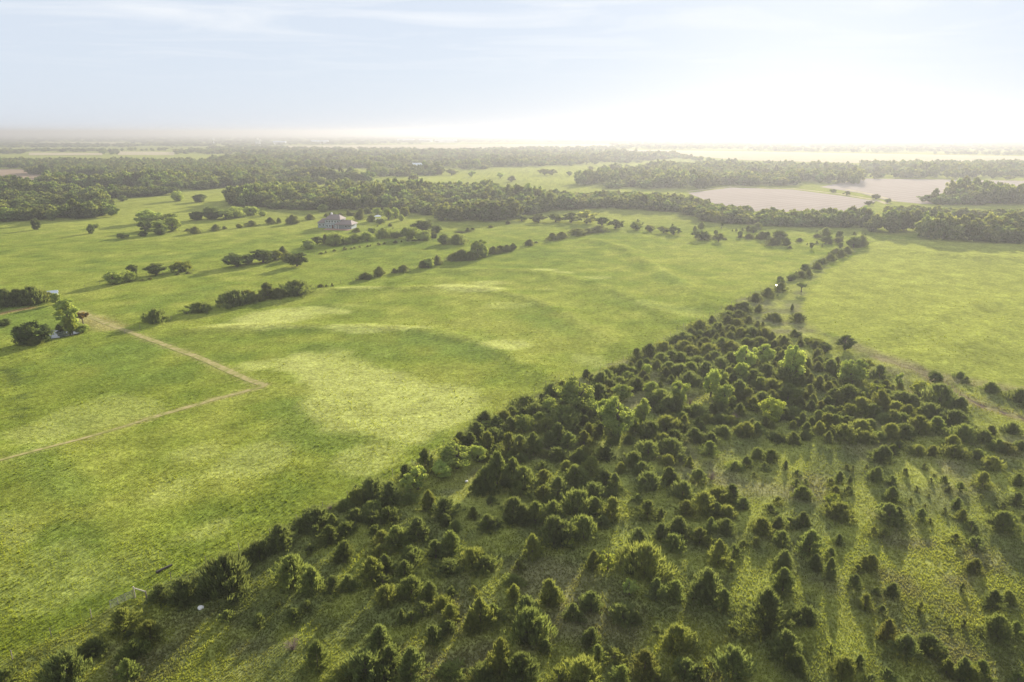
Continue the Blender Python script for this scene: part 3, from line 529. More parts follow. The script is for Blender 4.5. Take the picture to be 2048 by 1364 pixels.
DB = {  # leafy trees: x, top, bottom, width, kind, tone
 'C': [(1720,250,520,200,'small','b'),(1640,340,560,170,'small','b')],
 'D': [(1470,1000,1110,120,'small','y'),(1870,1130,1340,170,'small','y')],
 'F': [(1720,310,720,370,'oval','b'),(1430,540,700,170,'dome','b'),(1870,570,720,150,'oval','b'),(1170,700,900,180,'oval','b'),(780,770,870,110,'small','b'),(480,990,1290,330,'oval','b'),(330,1190,1370,210,'oval','b'),(700,1020,1210,150,'oval','b'),(1990,550,690,120,'oval','b')],
 'G': [(300,300,480,150,'small','b')],
 'K': [(170,880,1340,340,'oval','b'),(220,760,940,190,'oval','b'),(40,900,1020,100,'oval','b'),(420,880,1180,150,'oval','b'),(515,720,900,130,'oval','b'),(810,720,980,190,'vase','b'),(1130,590,900,170,'oval','b'),(1240,600,820,130,'oval','b'),(1270,760,990,210,'dome','b'),(470,550,680,110,'oval','b'),(1480,360,640,200,'oval','b'),(1440,530,760,140,'oval','b'),(1660,340,570,200,'oval','b'),(1960,340,740,240,'oval','b'),(1450,680,780,110,'small','b'),(1570,960,1040,110,'small','y'),(1760,890,1130,240,'dome','y'),(960,970,1080,110,'small','b')],
 'L': [(210,60,220,170,'oval','o'),(270,280,560,260,'oval','b'),(540,540,660,150,'small','y'),(1000,530,660,260,'dome','y'),(1150,560,640,160,'dome','y'),(1130,420,560,150,'oval','o'),(760,430,610,90,'small','b'),(420,290,430,150,'small','y'),(960,790,880,75,'small','y')],
 'I': [(110,560,700,190,'small','y'),(590,640,760,110,'small','b')],
 'M': [(1570,50,180,120,'dome','o'),(810,0,130,150,'oval','o'),(1290,50,135,110,'oval','o'),(1035,545,640,105,'mushroom','o'),(1140,120,195,45,'vase','o'),(1190,1110,1200,220,'dome','y'),(1270,1160,1250,150,'dome','o'),(1000,1040,1100,130,'dome','o'),(1110,1100,1170,150,'dome','y')],
 'P': [(670,880,960,100,'dome','b'),(755,875,945,80,'dome','b'),(780,840,905,60,'oval','o'),(915,830,908,110,'oval','o'),(1060,820,890,110,'dome','y'),(1390,770,860,130,'oval','o'),(1450,780,845,70,'oval','o'),(1540,750,838,120,'oval','o'),(1615,760,822,70,'oval','y'),(1740,770,858,100,'oval','o'),
       (410,1005,1245,140,'tall','b'),(425,1120,1250,70,'oval','y'),(195,1175,1312,205,'dome','o'),(30,1160,1207,85,'dome','o'),(485,1185,1240,90,'dome','b'),(365,1170,1222,80,'dome','o'),(330,1010,1080,60,'oval','b'),
       (215,570,642,50,'oval','o'),(535,605,665,50,'oval','o'),(560,605,632,40,'oval','b'),(870,520,605,150,'oval','b'),(980,540,635,120,'oval','b'),(850,590,652,80,'oval','o'),(940,580,665,90,'oval','b'),(1010,560,652,90,'oval','b'),(720,655,692,80,'dome','o'),(840,650,682,90,'dome','o'),(940,625,672,110,'dome','o'),(1240,500,582,100,'oval','o'),(1320,520,582,90,'oval','b'),(1150,530,587,80,'oval','o'),(1470,500,558,90,'oval','b'),(1380,500,572,90,'oval','b'),(1540,530,562,50,'dome','b'),(1890,490,537,60,'oval','b'),(1400,605,632,35,'dome','y'),(1040,410,475,70,'oval','b'),(1170,430,482,90,'dome','o'),(720,440,475,50,'dome','o')],
 'Q': [(250,530,670,170,'dome','b'),(370,490,610,130,'oval','o'),(620,430,620,250,'oval','b'),(760,480,600,200,'oval','b'),(900,450,580,180,'oval','b'),(1050,420,560,170,'oval','b'),(1120,370,450,170,'dome','b'),(1450,420,520,150,'dome','o'),(1620,350,530,230,'dome','b'),(1820,400,550,220,'dome','b'),(1960,440,520,90,'dome','o'),(1800,260,430,340,'dome','o'),(580,160,215,120,'oval','o'),(1190,90,200,120,'oval','b'),(1340,80,270,130,'tall','b'),(1440,90,250,120,'oval','b'),(1560,80,220,120,'oval','y'),(1520,190,285,80,'oval','b'),(1690,50,150,150,'oval','y'),(1240,250,322,130,'dome','o'),(1890,780,922,150,'oval','b'),(460,60,150,130,'oval','b'),(2000,330,450,150,'dome','o')],
 'R': [(895,690,808,100,'oval','b'),(930,730,802,60,'oval','b'),(1100,720,762,45,'oval','o'),(695,665,727,70,'oval','o'),(860,290,332,40,'far','b'),(1025,305,342,40,'far','b'),(1090,325,362,60,'far','o'),(1285,280,322,60,'far','o'),(1330,285,322,50,'far','o'),(1430,295,327,35,'far','o'),(1555,265,292,35,'far','o'),(740,280,322,60,'far','o'),
       (1150,545,592,100,'far','o'),(1250,545,602,110,'far','o'),(1350,540,597,110,'far','o'),(1440,540,602,100,'far','o'),(1530,525,607,110,'far','b'),(1620,565,622,110,'far','o'),(1700,580,637,100,'far','o'),(1820,590,642,90,'far','b'),(1900,610,652,100,'far','o'),(1980,615,662,110,'far','o'),(2040,620,672,100,'far','o')],
 'S': [(160,640,702,100,'far','o'),(260,660,712,60,'far','o'),(960,680,722,50,'far','o'),(1250,455,485,40,'far','o'),(1180,430,465,60,'far','o'),(1140,470,500,60,'far','o'),(930,400,425,40,'far','o'),(1010,415,440,40,'far','o')],
}
fence_all = FENCE[0] + FENCE[1]
JTONE = {'dark': (.88, .95, .92), 'green': (1.02, 1.1, .95), 'olive': (1.16, 1.16, .9), 'rusty': (1.12, 1.05, .88)}
LTONE = {'b': ('bright green', (1.65, 1.6, 1.35)), 'y': ('yellow green', (1.55, 1.4, .85)), 'o': ('dull green', (.78, .80, .82))}
GATE_XY = ground_at(246, 1210)
def jzone(X, Y, px, py, hedge):
    if hedge == 'P' and px < 115: return 'in the row beside the white shed', 'junipers beside the white shed'
    if hedge and Y > 370: return 'in the house pasture', 'junipers around the house'
    if hedge: return 'on the meadow fence line', 'junipers on the meadow fence line'
    if math.hypot(X - GATE_XY[0], Y - GATE_XY[1]) < 17: return 'close to the pipe gate', 'junipers by the pipe gate'
    if Y > 250: return 'at the narrow end of the stand', 'junipers at the far end of the stand'
    if seg_dist(np.array([X]), np.array([Y]), fence_all)[0] < 7: return 'against the barbed wire fence', 'junipers along the wire fence'
    if py < 885: return 'in the thicket of leafy trees', 'junipers of the crowded thicket'
    if px > 1640: return 'in sunlit shadow-striped grass', 'junipers in the sunlit grass'
    if py > 1180: return 'in the rough shaded grass', 'junipers in the rough shaded grass'
    return 'in the middle of the stand', 'junipers in the middle of the stand'
JL = []
for src, hd in ((JB, 0), (JB_HEDGE, 1)):
    for cr, bl in src.items():
        for b in bl:
            X, Y, Hh, R, px, py = fit(cr, *b, .62)
            JL.append((X, Y, max(.5, min(Hh * 1.03, 7.5)), R * (1.3 if cr == 'M' or (hd and R > .8) else 1.24 if not hd and py < 885 and R > .9 else .97 if px > 1640 else 1.04), px, py, cr if hd else None))
THICK = [(900, 905), (1010, 835), (1100, 795), (1270, 730), (1400, 662), (1480, 618), (1520, 645), (1600, 690), (1680, 730), (1760, 768), (1850, 798), (1920, 845), (1930, 890), (1800, 905), (1640, 885), (1450, 850), (1300, 885), (1150, 900), (1000, 940)]
GAP = [(1585, 665), (1660, 705), (1660, 885), (1585, 885)]
tr_ = random.Random(9); cx_l = [(q[0], q[1], q[3]) for q in JL]
for k in range(2600):
    px, py = tr_.uniform(900, 1930), tr_.uniform(618, 940); pa = (np.array([px]), np.array([py]))
    ingap = in_poly(*pa, GAP)[0]
    if not (ingap or in_poly(*pa, THICK)[0]): continue
    X, Y = ground_at(px, py); R = tr_.uniform(.8, 1.5)
    if min(math.hypot(X - a, Y - b) - .78 * (R + c) for a, b, c in cx_l) < 0: continue
    if not ingap and fbm(np.array([X]), np.array([Y]), 14.0, 2)[0] < .40: continue
    JL.append((X, Y, R * tr_.uniform(1.5, 2.3), R, px, py, None)); cx_l.append((X, Y, R))
JA = np.array([(q[0], q[1], q[3], q[2]) for q in JL])
show = [(q[2] * q[3] / (q[0] ** 2 + q[1] ** 2), i) for i, q in enumerate(JL)]
REST = set()                                   # past 300 trees and 300 shrubs the smallest in view become one mass
for big in (True, False):
    REST |= {i for _, i in sorted([v for v in show if (JL[v[1]][2] >= 2.3) == big], reverse=True)[295:]}
for i, (X, Y, Hh, R, px, py, hedge) in enumerate(JL):
    if i in REST: continue
    asp = Hh / (2 * R)
    if Hh < 1.75 and R < 1.3: kind = 'small'; shape = 'bushy'
    elif asp > 1.05: kind = 'cone'; shape = 'pointed'
    elif asp < .72: kind = 'spread'; shape = 'spreading'
    else: kind = random.choice(('round', 'twin', 'cone', 'cone')); shape = {'round': 'rounded', 'twin': 'double-topped', 'cone': 'conical'}[kind]
    u = random.random(); tone = 'dark' if u < .38 else 'green' if u < .72 else 'olive' if u < .988 else 'rusty'
    size = 'tiny' if Hh < 1 else 'small' if Hh < 1.9 else 'medium' if Hh < 3.2 else 'large'
    d = np.hypot(JA[:, 0] - X, JA[:, 1] - Y); d[i] = 1e9; gap = d - .9 * (JA[:, 2] + R); tch = gap < 0; nt = int(tch.sum())
    j = int(np.argmin(gap))
    iso = 'standing alone' if gap[j] > 2.2 else 'standing apart' if nt == 0 else ('touching a taller one' if JA[j, 3] > Hh else 'touching a lower one') if nt == 1 else 'between two others' if nt == 2 else 'in a tight clump'
    where, grp = jzone(X, Y, px, py, hedge)
    plant('juniper_tree' if Hh >= 2.3 else 'juniper_shrub', random.choice(JUN[kind]), X, Y, Hh, R, JTONE[tone], f'{size} {shape} {tone} juniper {iso} {where}', 'juniper', grp)
def crowns_group(objs):
    ng = bpy.data.node_groups.new('crowns_on_points', 'GeometryNodeTree')
    ng.interface.new_socket('Geometry', in_out='INPUT', socket_type='NodeSocketGeometry'); ng.interface.new_socket('Geometry', in_out='OUTPUT', socket_type='NodeSocketGeometry')
    N, L = ng.nodes, ng.links; gi = N.new('NodeGroupInput'); go = N.new('NodeGroupOutput'); jn = N.new('GeometryNodeJoinGeometry')
    for o in reversed(objs):
        oi = N.new('GeometryNodeObjectInfo'); oi.transform_space = 'ORIGINAL'; oi.inputs['Object'].default_value = o; oi.inputs['As Instance'].default_value = True
        L.new(oi.outputs['Geometry'], jn.inputs[0])
    ip = N.new('GeometryNodeInstanceOnPoints'); ip.inputs['Pick Instance'].default_value = True
    def attr(nm, ty):
        a = N.new('GeometryNodeInputNamedAttribute'); a.data_type = ty; a.inputs['Name'].default_value = nm; return [s for s in a.outputs if s.enabled and s.name == 'Attribute'][0]
    L.new(gi.outputs[0], ip.inputs['Points']); L.new(jn.outputs[0], ip.inputs['Instance'])
    L.new(attr('idx', 'INT'), ip.inputs['Instance Index']); L.new(attr('rot', 'FLOAT_VECTOR'), ip.inputs['Rotation']); L.new(attr('scl', 'FLOAT_VECTOR'), ip.inputs['Scale'])
    L.new(ip.outputs[0], go.inputs[0]); return ng
def crown_mass(name, P, S, idx, ng, label, cat):
    n = len(P); me = bpy.data.meshes.new(name); me.vertices.add(n); me.vertices.foreach_set('co', np.ascontiguousarray(P, np.float32).ravel())
    def put(nm, ty, key, arr): a = me.attributes.new(nm, ty, 'POINT'); a.data.foreach_set(key, np.ascontiguousarray(arr).ravel())
    put('idx', 'INT', 'value', np.asarray(idx, np.int32))
    rot = np.zeros((n, 3), np.float32); rot[:, 2] = rng.uniform(0, 6.28, n); put('rot', 'FLOAT_VECTOR', 'vector', rot); put('scl', 'FLOAT_VECTOR', 'vector', np.asarray(S, np.float32))
    o = obj(name, me); md = o.modifiers.new('crowns', 'NODES'); md.node_group = ng; o.color = (.95, .97, .92, 1)
    return tag(o, label, cat, kind='stuff')
by_mesh = {}
for c in root_crown.values(): by_mesh.setdefault(c.data.name, c)
JP = [(p, by_mesh[p['crown'].name]) for k in ('cone', 'round', 'spread', 'twin', 'small') for p in JUN[k] if p['crown'].name in by_mesh]
big_i = [k for k, (p, _) in enumerate(JP) if p['H'] > 1.7]; small_i = [k for k, (p, _) in enumerate(JP) if p['H'] <= 1.7]
rp, rs, ri = [], [], []
for i in sorted(REST):
    X, Y, Hh, R = JL[i][:4]; k = random.choice(small_i if (Hh < 1.75 and R < 1.3) else big_i); p = JP[k][0]
    rp.append((X, Y, gz(X, Y))); rs.append((R / p['R'], R / p['R'], Hh / p['H'])); ri.append(k); TREES.append((X, Y, R))
if rp: crown_mass('juniper_growth', rp, rs, ri, crowns_group([c for _, c in JP]), 'small junipers filling the gaps of the thicket and fence lines', 'junipers')
def dzone(crop, X, Y, px, py):
    if crop == 'P' and Y < 300 and px < 190: return 'on the bank of the small pond', 'trees by the pond'
    if crop in 'PQR' and Y < 330: return 'on the fence line across the meadow', 'leafy trees on the meadow fence line'
    if crop == 'Q': return 'near the two storey house', 'leafy trees near the house'
    if crop == 'P': return 'in the far pasture short of the woods', 'leafy trees in the far pasture'
    if crop in 'RS' and Y > 620: return 'alone in the hazy far pasture', 'lone far trees'
    if crop in 'RS': return 'in the hedge closing the meadow', 'trees of the far hedge'
    if crop == 'M': return 'at the far end of the juniper stand', 'leafy trees at the far end of the stand'
    if py > 900: return 'among the scattered junipers', 'leafy saplings among the junipers'
    if px > 1640: return 'beside the yellow hay field', 'leafy trees beside the hay field'
    return 'rising out of the crowded juniper thicket', 'leafy trees in the thicket'
far_crowns = []
for cr, bl in DB.items():
    for x, top, bot, w, kind, tn in bl:
        X, Y, Hh, R, px, py = fit(cr, x, top, bot, w, .35)
        Hh = max(.8, min(Hh, 15)); R = min(R * (1.0 if cr == 'P' and px < 190 else 1.22 if cr in 'PQRS' else 1.2), Hh * .95)
        if kind == 'oval' and Hh < 2.6: kind = 'small'
        if kind == 'oval' and cr in 'PQR' and random.random() < .65: kind = 'dome'
        pr = random.choice(LEA[kind]); tname, tcol = LTONE[tn]
        where, grp = dzone(cr, X, Y, px, py)
        shape = {'oval': 'full crowned', 'vase': 'upright vase shaped', 'dome': 'low domed', 'tall': 'tall', 'small': 'slender young', 'mushroom': 'umbrella crowned', 'far': 'rounded'}[kind]
        nm = 'leafy_tree' if Hh > 2.8 else 'leafy_shrub'
        j = random.uniform(.88, 1.12)
        size = '' if kind in ('small', 'tall') else ('small ' if Hh < 3 else 'medium ' if Hh < 6 else 'large ')
        o = plant(nm, pr, X, Y, Hh, R, tuple(c * j for c in tcol), f"{size}{shape} {tname} leafy {'tree' if Hh > 2.8 else 'shrub'} {where}", 'tree' if Hh > 2.8 else 'shrub', grp)
        if kind == 'far': far_crowns.append(root_crown[o.name])
hz_r = random.Random(21)
for k in range(26):          # scrub filling the narrow end of the stand along its fence
    t = hz_r.random(); px, py = 1545 + 185 * t + hz_r.uniform(-4, 9), 572 - 92 * t + hz_r.uniform(-2, 7); X, Y = ground_at(px, py); Hh = hz_r.uniform(1.4, 3.2)
    plant('leafy_shrub' if Hh < 2.8 else 'leafy_tree', hz_r.choice(LEA['dome'] if Hh > 2 else LEA['small']), X, Y, Hh, Hh * hz_r.uniform(.6, .85), LTONE['o'][1], f"{'low' if Hh < 2 else 'tall'} dull green {'shrub' if Hh < 2.8 else 'tree'} in the strip between two fields", 'shrub' if Hh < 2.8 else 'tree', 'scrub of the narrow strip')
ZP = [(1290, 458), (1400, 471), (1500, 482), (1620, 500), (1700, 496), (1738, 476), (1735, 463), (1600, 462), (1500, 454), (1350, 446), (1240, 442)]
zr = random.Random(5); zn = 0
while zn < 46:
    px, py = zr.uniform(1240, 1740), zr.uniform(440, 502)
    if not in_poly(np.array([px]), np.array([py]), ZP)[0]: continue
    zn += 1; X, Y = ground_at(px, py); tall = zr.random() < .3
    Hh = zr.uniform(3, 5.5) if tall else zr.uniform(1.0, 2.4); R = Hh * zr.uniform(.42, .6)
    if zr.random() < .45: plant('juniper_tree' if Hh >= 2.3 else 'juniper_shrub', zr.choice(JUN['round'] if tall else JUN['small']), X, Y, Hh, R, JTONE['green'], f"{'large' if tall else 'small'} hazy juniper scattered between the far hedge and tree belt", 'juniper', 'scattered far growth')
    else: plant('leafy_tree' if tall else 'leafy_shrub', zr.choice(LEA['dome'] if tall else LEA['small']), X, Y, Hh, R, LTONE['o'][1], f"{'large' if tall else 'small'} hazy leafy {'tree' if tall else 'shrub'} scattered between the far hedge and tree belt", 'tree' if tall else 'shrub', 'scattered far growth')
# the reddish tree beside the pond and bare twiggy shrubs
X, Y, Hh, R, px, py = fit('P', 490, 1125, 1205, 85, .3)
plant('leafy_tree', LEA['mushroom'][0], X, Y, Hh, R, (1.25, .72, .8), 'small reddish brown leaved tree on the bare bank by the pond', 'tree', None)
def bare_shrub(crop, b, label):
    X, Y, Hh, R, px, py = fit(crop, *b, .5); mb = MB()
    for k in range(46):
        a = random.uniform(0, 6.283); e = random.uniform(.25, 1.0); l = random.uniform(.6, 1.05)
        p1 = Vector((math.cos(a) * R * l * (1 - e * .6) * .5, math.sin(a) * R * l * (1 - e * .6) * .5, Hh * l * e * .55)); p2 = Vector((math.cos(a + .2) * R * l * (1.05 - e * .5), math.sin(a + .2) * R * l * (1.05 - e * .5), Hh * l * e))
        mb.tube([(0, 0, 0), p1, p2], [.03, .02, .008], 4)
        for q in range(4):
            s = p1.lerp(p2, random.uniform(.2, .9)); mb.tube([s, s + Vector((random.uniform(-.3, .3), random.uniform(-.3, .3), random.uniform(.05, .35))) * Hh * .35], [.012, .005], 3)
    o = mb.build('bare_shrub', M['twig'], None, (X, Y, gz(X, Y))); tag(o, label, 'shrub', 'bare shrubs')
bare_shrub('B', (950, 870, 1070, 230), 'leafless pinkish twiggy shrub in the rough grass below the pipe gate')
bare_shrub('K', (920, 880, 980, 110), 'leafless reddish twiggy shrub among bright leafy trees in the thicket')
bare_shrub('H', (880, 290, 420, 110), 'leafless grey twiggy shrub beside a dark juniper in the stand')
bare_shrub('C', (830, 640, 720, 170), 'leafless pale twiggy shrub on the meadow side of the wire fence')
bare_shrub('K', (1380, 1040, 1130, 120), 'leafless brown twiggy shrub at the open edge of the thicket')

# ------------------------------------------------------------------ gate, fence, small things
M['pipe'] = plain('galvanised_pipe', (0.27, 0.26, 0.24), .7, .15, 3, .0); M['post'] = plain('weathered_post', (0.24, 0.20, 0.16), .9, .3, 4); M['wire'] = soil('fence_wire', (0.10, 0.09, 0.08))
M['pole_wood'] = plain('pale_pole', (0.50, 0.44, 0.34), .8, .15, 4)
ga, gb = Vector(ground_at(222, 1220) + (0,)), Vector(ground_at(267, 1199) + (0,))
ga.z, gb.z = gz(ga.x, ga.y), gz(gb.x, gb.y)
g = empty('pipe_gate', ga); tag(g, 'galvanised six rail pipe gate at the corner of the meadow', 'gate')
gd = gb - ga; gl = gd.length
for k in range(6):
    z = .28 + .2 * k; MB().tube([Vector((0, 0, z)), gd + Vector((0, 0, z))], .03, 6).build('rail', M['pipe'], g)
for t in (0, .33, .66, 1): MB().tube([gd * t + Vector((.012, .012, .22)), gd * t + Vector((.012, .012, 1.34))], .034, 6).build('stile', M['pipe'], g)
pd = Vector(ground_at(291, 1206) + (0,)) - gb; pd.z = 0
br = empty('fence_brace', gb + gd.normalized() * .25); tag(br, 'pale post and top rail brace at the hinge end of the pipe gate', 'fence brace')
MB().tube([(0, 0, -.4), (0, 0, 1.75)], .085, 8).build('post', M['pole_wood'], br)
MB().tube([(0, 0, 1.55), pd + Vector((0, 0, 1.5))], .07, 8).build('rail', M['pole_wood'], br)
MB().tube([pd + Vector((0, 0, -.4)), pd + Vector((0, 0, 1.6))], .085, 8).build('post', M['post'], br)
def resample(line, step):
    out = [line[0]]; acc = 0
    for (a, b) in zip(line[:-1], line[1:]):
        L = math.hypot(b[0] - a[0], b[1] - a[1]); s = step - acc
        while s < L: out.append((a[0] + (b[0] - a[0]) * s / L, a[1] + (b[1] - a[1]) * s / L)); s += step
        acc = L - (s - step)
    return out
def wire_fence(line, step, label):
    pts = resample(line, step); x0, y0 = pts[0]; z0 = gz(x0, y0)
    f = empty('wire_fence', (x0, y0, z0)); tag(f, label, 'fence', 'wire fences')
    P = [(x - x0, y - y0, gz(x, y) - z0) for x, y in pts]
    mb = MB().tube([(0, 0, -.3), (0, 0, 1.35)], .05, 5); me = bpy.data.meshes.new('post'); me.from_pydata(mb.v, [], mb.f); me.materials.append(M['post'])
    for p in P: o = obj('post', me, f, p); o.rotation_euler = (random.uniform(-.05, .05), random.uniform(-.05, .05), random.random() * 3)
    for h in (.35, .7, 1.0, 1.25): MB().tube([(x, y, z + h) for x, y, z in P], .004, 3).build('wire', M['wire'], f)
wire_fence(FENCE[0], 4.5, 'barbed wire fence on posts running on from the free end of the pipe gate')
wire_fence(FENCE[1], 5.0, 'barbed wire fence on posts between the meadow and the juniper stand')
wire_fence(gline([(250, 668), (310, 648), (400, 626), (500, 604), (620, 578), (730, 557), (860, 530), (980, 507), (1060, 490), (1190, 464)]), 6.0, 'wire fence under the juniper row crossing the open meadow')
wire_fence(gline([(170, 575), (230, 562), (330, 549), (480, 530), (600, 517), (640, 511), (730, 492), (830, 480)]), 6.5, 'wire fence along the tiny junipers below the two storey house')
a, b = Vector(ground_at(314, 1150) + (0,)), Vector(ground_at(345, 1134) + (0,)); a.z = gz(a.x, a.y); dv = b - a; dv.z = gz(b.x, b.y) - a.z
lg = MB().tube([(0, 0, .16), dv * .5 + Vector((0, 0, .17)), dv + Vector((0, 0, .14))], [.19, .17, .13], 8).build('log', plain('dark_log', (.05, .042, .035), .9, .3, 5), None, a)  # log in a very dark brown with slight mottling
tag(lg, 'dark fallen log lying in the meadow near the pipe gate', 'log')
M['rock'] = plain('white_rock', (.68, .66, .62), .8, .12, 4, bump=.4)
def rock(px, py, s, label):
    x, y = ground_at(px, py); bm = bmesh.new(); bmesh.ops.create_icosphere(bm, subdivisions=2, radius=s)
    r = random.Random(px)
    for v in bm.verts: v.co *= r.uniform(.8, 1.15); v.co.z *= .6
    me = bpy.data.meshes.new('rock'); bm.to_mesh(me); bm.free(); me.materials.append(M['rock'])
    tag(obj('rock', me, None, (x, y, gz(x, y) + s * .35)), label, 'rock', 'white rocks')
rock(402, 1217, .42, 'white limestone rock in the shaded grass beside the pipe gate')
rock(933, 964, .28, 'small white rock in the gap beside bright leafy trees')

# ------------------------------------------------------------------ buildings
M['wall'] = plain('painted_wall', (.30, .345, .36), .8, .06, 1); M['roof'] = plain('brown_shingle', (.21, .165, .15), .85, .2, 1.5, bump=.3); M['white'] = plain('white_paint', (.80, .80, .78), .6, .05, 1)
M['glass'] = plain('window_glass', (.05, .07, .08), .08, .1, 1); M['door'] = plain('dark_door', (.12, .07, .05), .6, .15, 1); M['brick'] = plain('brick_paving', (.30, .17, .12), .9, .2, 2); M['metal_roof'] = plain('pale_metal_roof', (.62, .66, .70), .4, .06, 1, .3)
def hip(mb, cx, cy, w, d, z0, z1, over=.5, ridge=None):
    w, d = w + 2 * over, d + 2 * over; e = (d / 2) if ridge is None else (w - ridge) / 2
    e = min(e, w / 2 - .05)
    vs = [(cx - w / 2, cy - d / 2, z0), (cx + w / 2, cy - d / 2, z0), (cx + w / 2, cy + d / 2, z0), (cx - w / 2, cy + d / 2, z0), (cx - w / 2 + e, cy, z1), (cx + w / 2 - e, cy, z1)]
    low = [(x, y, z - .22) for x, y, z in vs[:4]]
    mb.add(vs + low, [(0, 1, 5, 4), (1, 2, 5), (2, 3, 4, 5), (3, 0, 4), (6, 7, 1, 0), (7, 8, 2, 1), (8, 9, 3, 2), (9, 6, 0, 3), (9, 8, 7, 6)])
def window(par, x, y, z, w, h):
    f = MB()
    f.box((x, y - .04, z + h / 2), (w + .24, .1, .12)).box((x, y - .04, z - h / 2), (w + .24, .1, .12)).box((x - w / 2 - .06, y - .04, z), (.12, .1, h - .13)).box((x + w / 2 + .06, y - .04, z), (.12, .1, h - .13)).box((x, y - .03, z), (.07, .07, h - .13))
    fo = f.build('window', M['white'], par); MB().box((x, y - .012, z), (w - .01, .02, h - .13)).build('pane', M['glass'], fo)
hx, hy = ground_at(672, 457)
H_ = empty('house', (hx, hy, gz(hx, hy)), math.radians(-10)); tag(H_, 'large two storey house with brown hipped roofs and blue grey walls', 'house')
MB().box((-2.2, 4.5, 2.9), (10.5, 9, 5.8)).build('wall', M['wall'], H_)
MB().box((-10.2, 5, 1.7), (5.5, 7.4, 3.4)).build('wall', M['wall'], H_)
MB().box((7.0, 3.2, 1.5), (8.2, 8.6, 3.0)).build('wall', M['wall'], H_)
mb = MB(); hip(mb, -2.2, 4.5, 10.5, 9, 5.8, 8.5, ridge=6.5); ro = mb.build('roof', M['roof'], H_)
MB().box((-4.6, 5.2, 8.5), (.9, .9, 2.0)).build('chimney', M['white'], ro)
mb = MB(); hip(mb, -10.2, 5, 5.5, 7.4, 3.4, 5.9, ridge=1.5); mb.build('roof', M['roof'], H_)
mb = MB(); hip(mb, 6.2, 2.6, 11, 10, 3.0, 5.4, ridge=6.5); mb.build('roof', M['roof'], H_)
for x in (-6.0, -4.1, -2.2, -.3, 1.6): window(H_, x, 0, 4.4, 1.1, 1.6)
for x in (-6.0, -4.1, -.3): window(H_, x, 0, 1.6, 1.1, 1.7)
for x in (-11.6, -9.2): window(H_, x, 1.3, 1.9, 1.2, 1.4)
for x in (7.4, 9.6): window(H_, x, -1.1, 1.6, 1.1, 1.4)
dr = MB().box((-2.2, -.05, 1.1), (1.1, .12, 2.2)).build('door', M['door'], H_); MB().box((-1.85, -.14, 1.05), (.08, .08, .16)).build('handle', M['pipe'], dr)
for x in (.9, 2.6): MB().box((x, -2.0, 1.45), (.22, .22, 2.7)).build('porch_post', M['white'], H_)
pt = MB().box((3, -4.6, .05), (17, 6.5, .14)).build('patio', M['brick'], None, (hx, hy, gz(hx, hy))); pt.rotation_euler = (0, 0, math.radians(-10)); tag(pt, kind='structure')
MB().box((8.6, -3.5, .5), (.6, .6, .8))
cx_, cy_ = ground_at(756, 440)
cp = empty('pavilion', (cx_, cy_, gz(cx_, cy_)), .2); tag(cp, 'white open sided pavilion between the trees beyond the house', 'pavilion')
mb = MB(); hip(mb, 0, 0, 4.2, 3.4, 2.7, 3.6, .3); mb.build('roof', M['white'], cp)
for i in (-1, 1):
    for j in (-1, 1): MB().box((i * 1.9, j * 1.5, 1.24), (.24, .24, 2.5)).build('post', M['white'], cp)
MB().box((0, 1.5, .6), (3.5, .1, .9)).build('rail', M['white'], cp)
def gable_shed(px, py, w, d, h, rh, rz, name, label, wallm, roofm, group=None, doors=True):
    x, y = ground_at(px, py); s = empty(name, (x, y, gz(x, y)), rz); tag(s, label, 'building' if w > 8 else 'shed', group)
    mb = MB().add([(-w / 2, -d / 2, 0), (w / 2, -d / 2, 0), (w / 2, d / 2, 0), (-w / 2, d / 2, 0), (-w / 2, -d / 2, h), (w / 2, -d / 2, h), (w / 2, d / 2, h), (-w / 2, d / 2, h), (-w / 2, 0, h + rh), (w / 2, 0, h + rh)],
                  [(0, 1, 5, 4), (1, 2, 6, 9, 5), (2, 3, 7, 6), (3, 0, 4, 8, 7)]); mb.build('wall', wallm, s)
    o = .25 + w * .01; t = .12; k = rh / (d / 2)
    for sg in (-1, 1):
        y0, y1 = 0, sg * (d / 2 + o); z0, z1 = h + rh + .05, h + rh + .05 - k * (d / 2 + o)
        MB().add([(-w / 2 - o, y0, z0), (w / 2 + o, y0, z0), (w / 2 + o, y1, z1), (-w / 2 - o, y1, z1), (-w / 2 - o, y0, z0 + t), (w / 2 + o, y0, z0 + t), (w / 2 + o, y1, z1 + t), (-w / 2 - o, y1, z1 + t)],
                 [(0, 1, 2, 3), (7, 6, 5, 4), (0, 4, 5, 1), (1, 5, 6, 2), (2, 6, 7, 3), (3, 7, 4, 0)]).build('roof', roofm, s)
    if doors:
        MB().box((0, -d / 2 - .03, h * .38), (min(w * .25, 3), .06, h * .76)).build('door', M['door'], s)
        window(s, w * .3, -d / 2, h * .55, min(1.0, w * .16), .8)
    return s
gable_shed(106, 598, 3.6, 3.0, 2.2, .9, .5, 'shed', 'small white shed with pale roof at the end of the dark juniper row', M['white'], M['metal_roof'])
gable_shed(836, 336, 19, 11, 5, 3.5, .1, 'farm_house', 'pale roofed house standing among the far woods', M['white'], M['metal_roof'])
for i, (px, py, w, d) in enumerate(((812, 283, 110, 40), (852, 284, 80, 40), (892, 285, 130, 50), (560, 289, 60, 30), (640, 287, 90, 30))):
    gable_shed(px, py, w, d, 12, 5, .05 * i, 'warehouse', ('long white warehouse on the hazy horizon, one of a row', 'short white warehouse on the hazy horizon between two longer ones', 'longest white warehouse on the hazy horizon beyond the stubble field', 'white barn beside the grain elevator on the horizon', 'low white barn on the horizon right of the grain elevator')[i], M['white'], M['metal_roof'], 'far white buildings')
ex, ey = ground_at(516, 291)
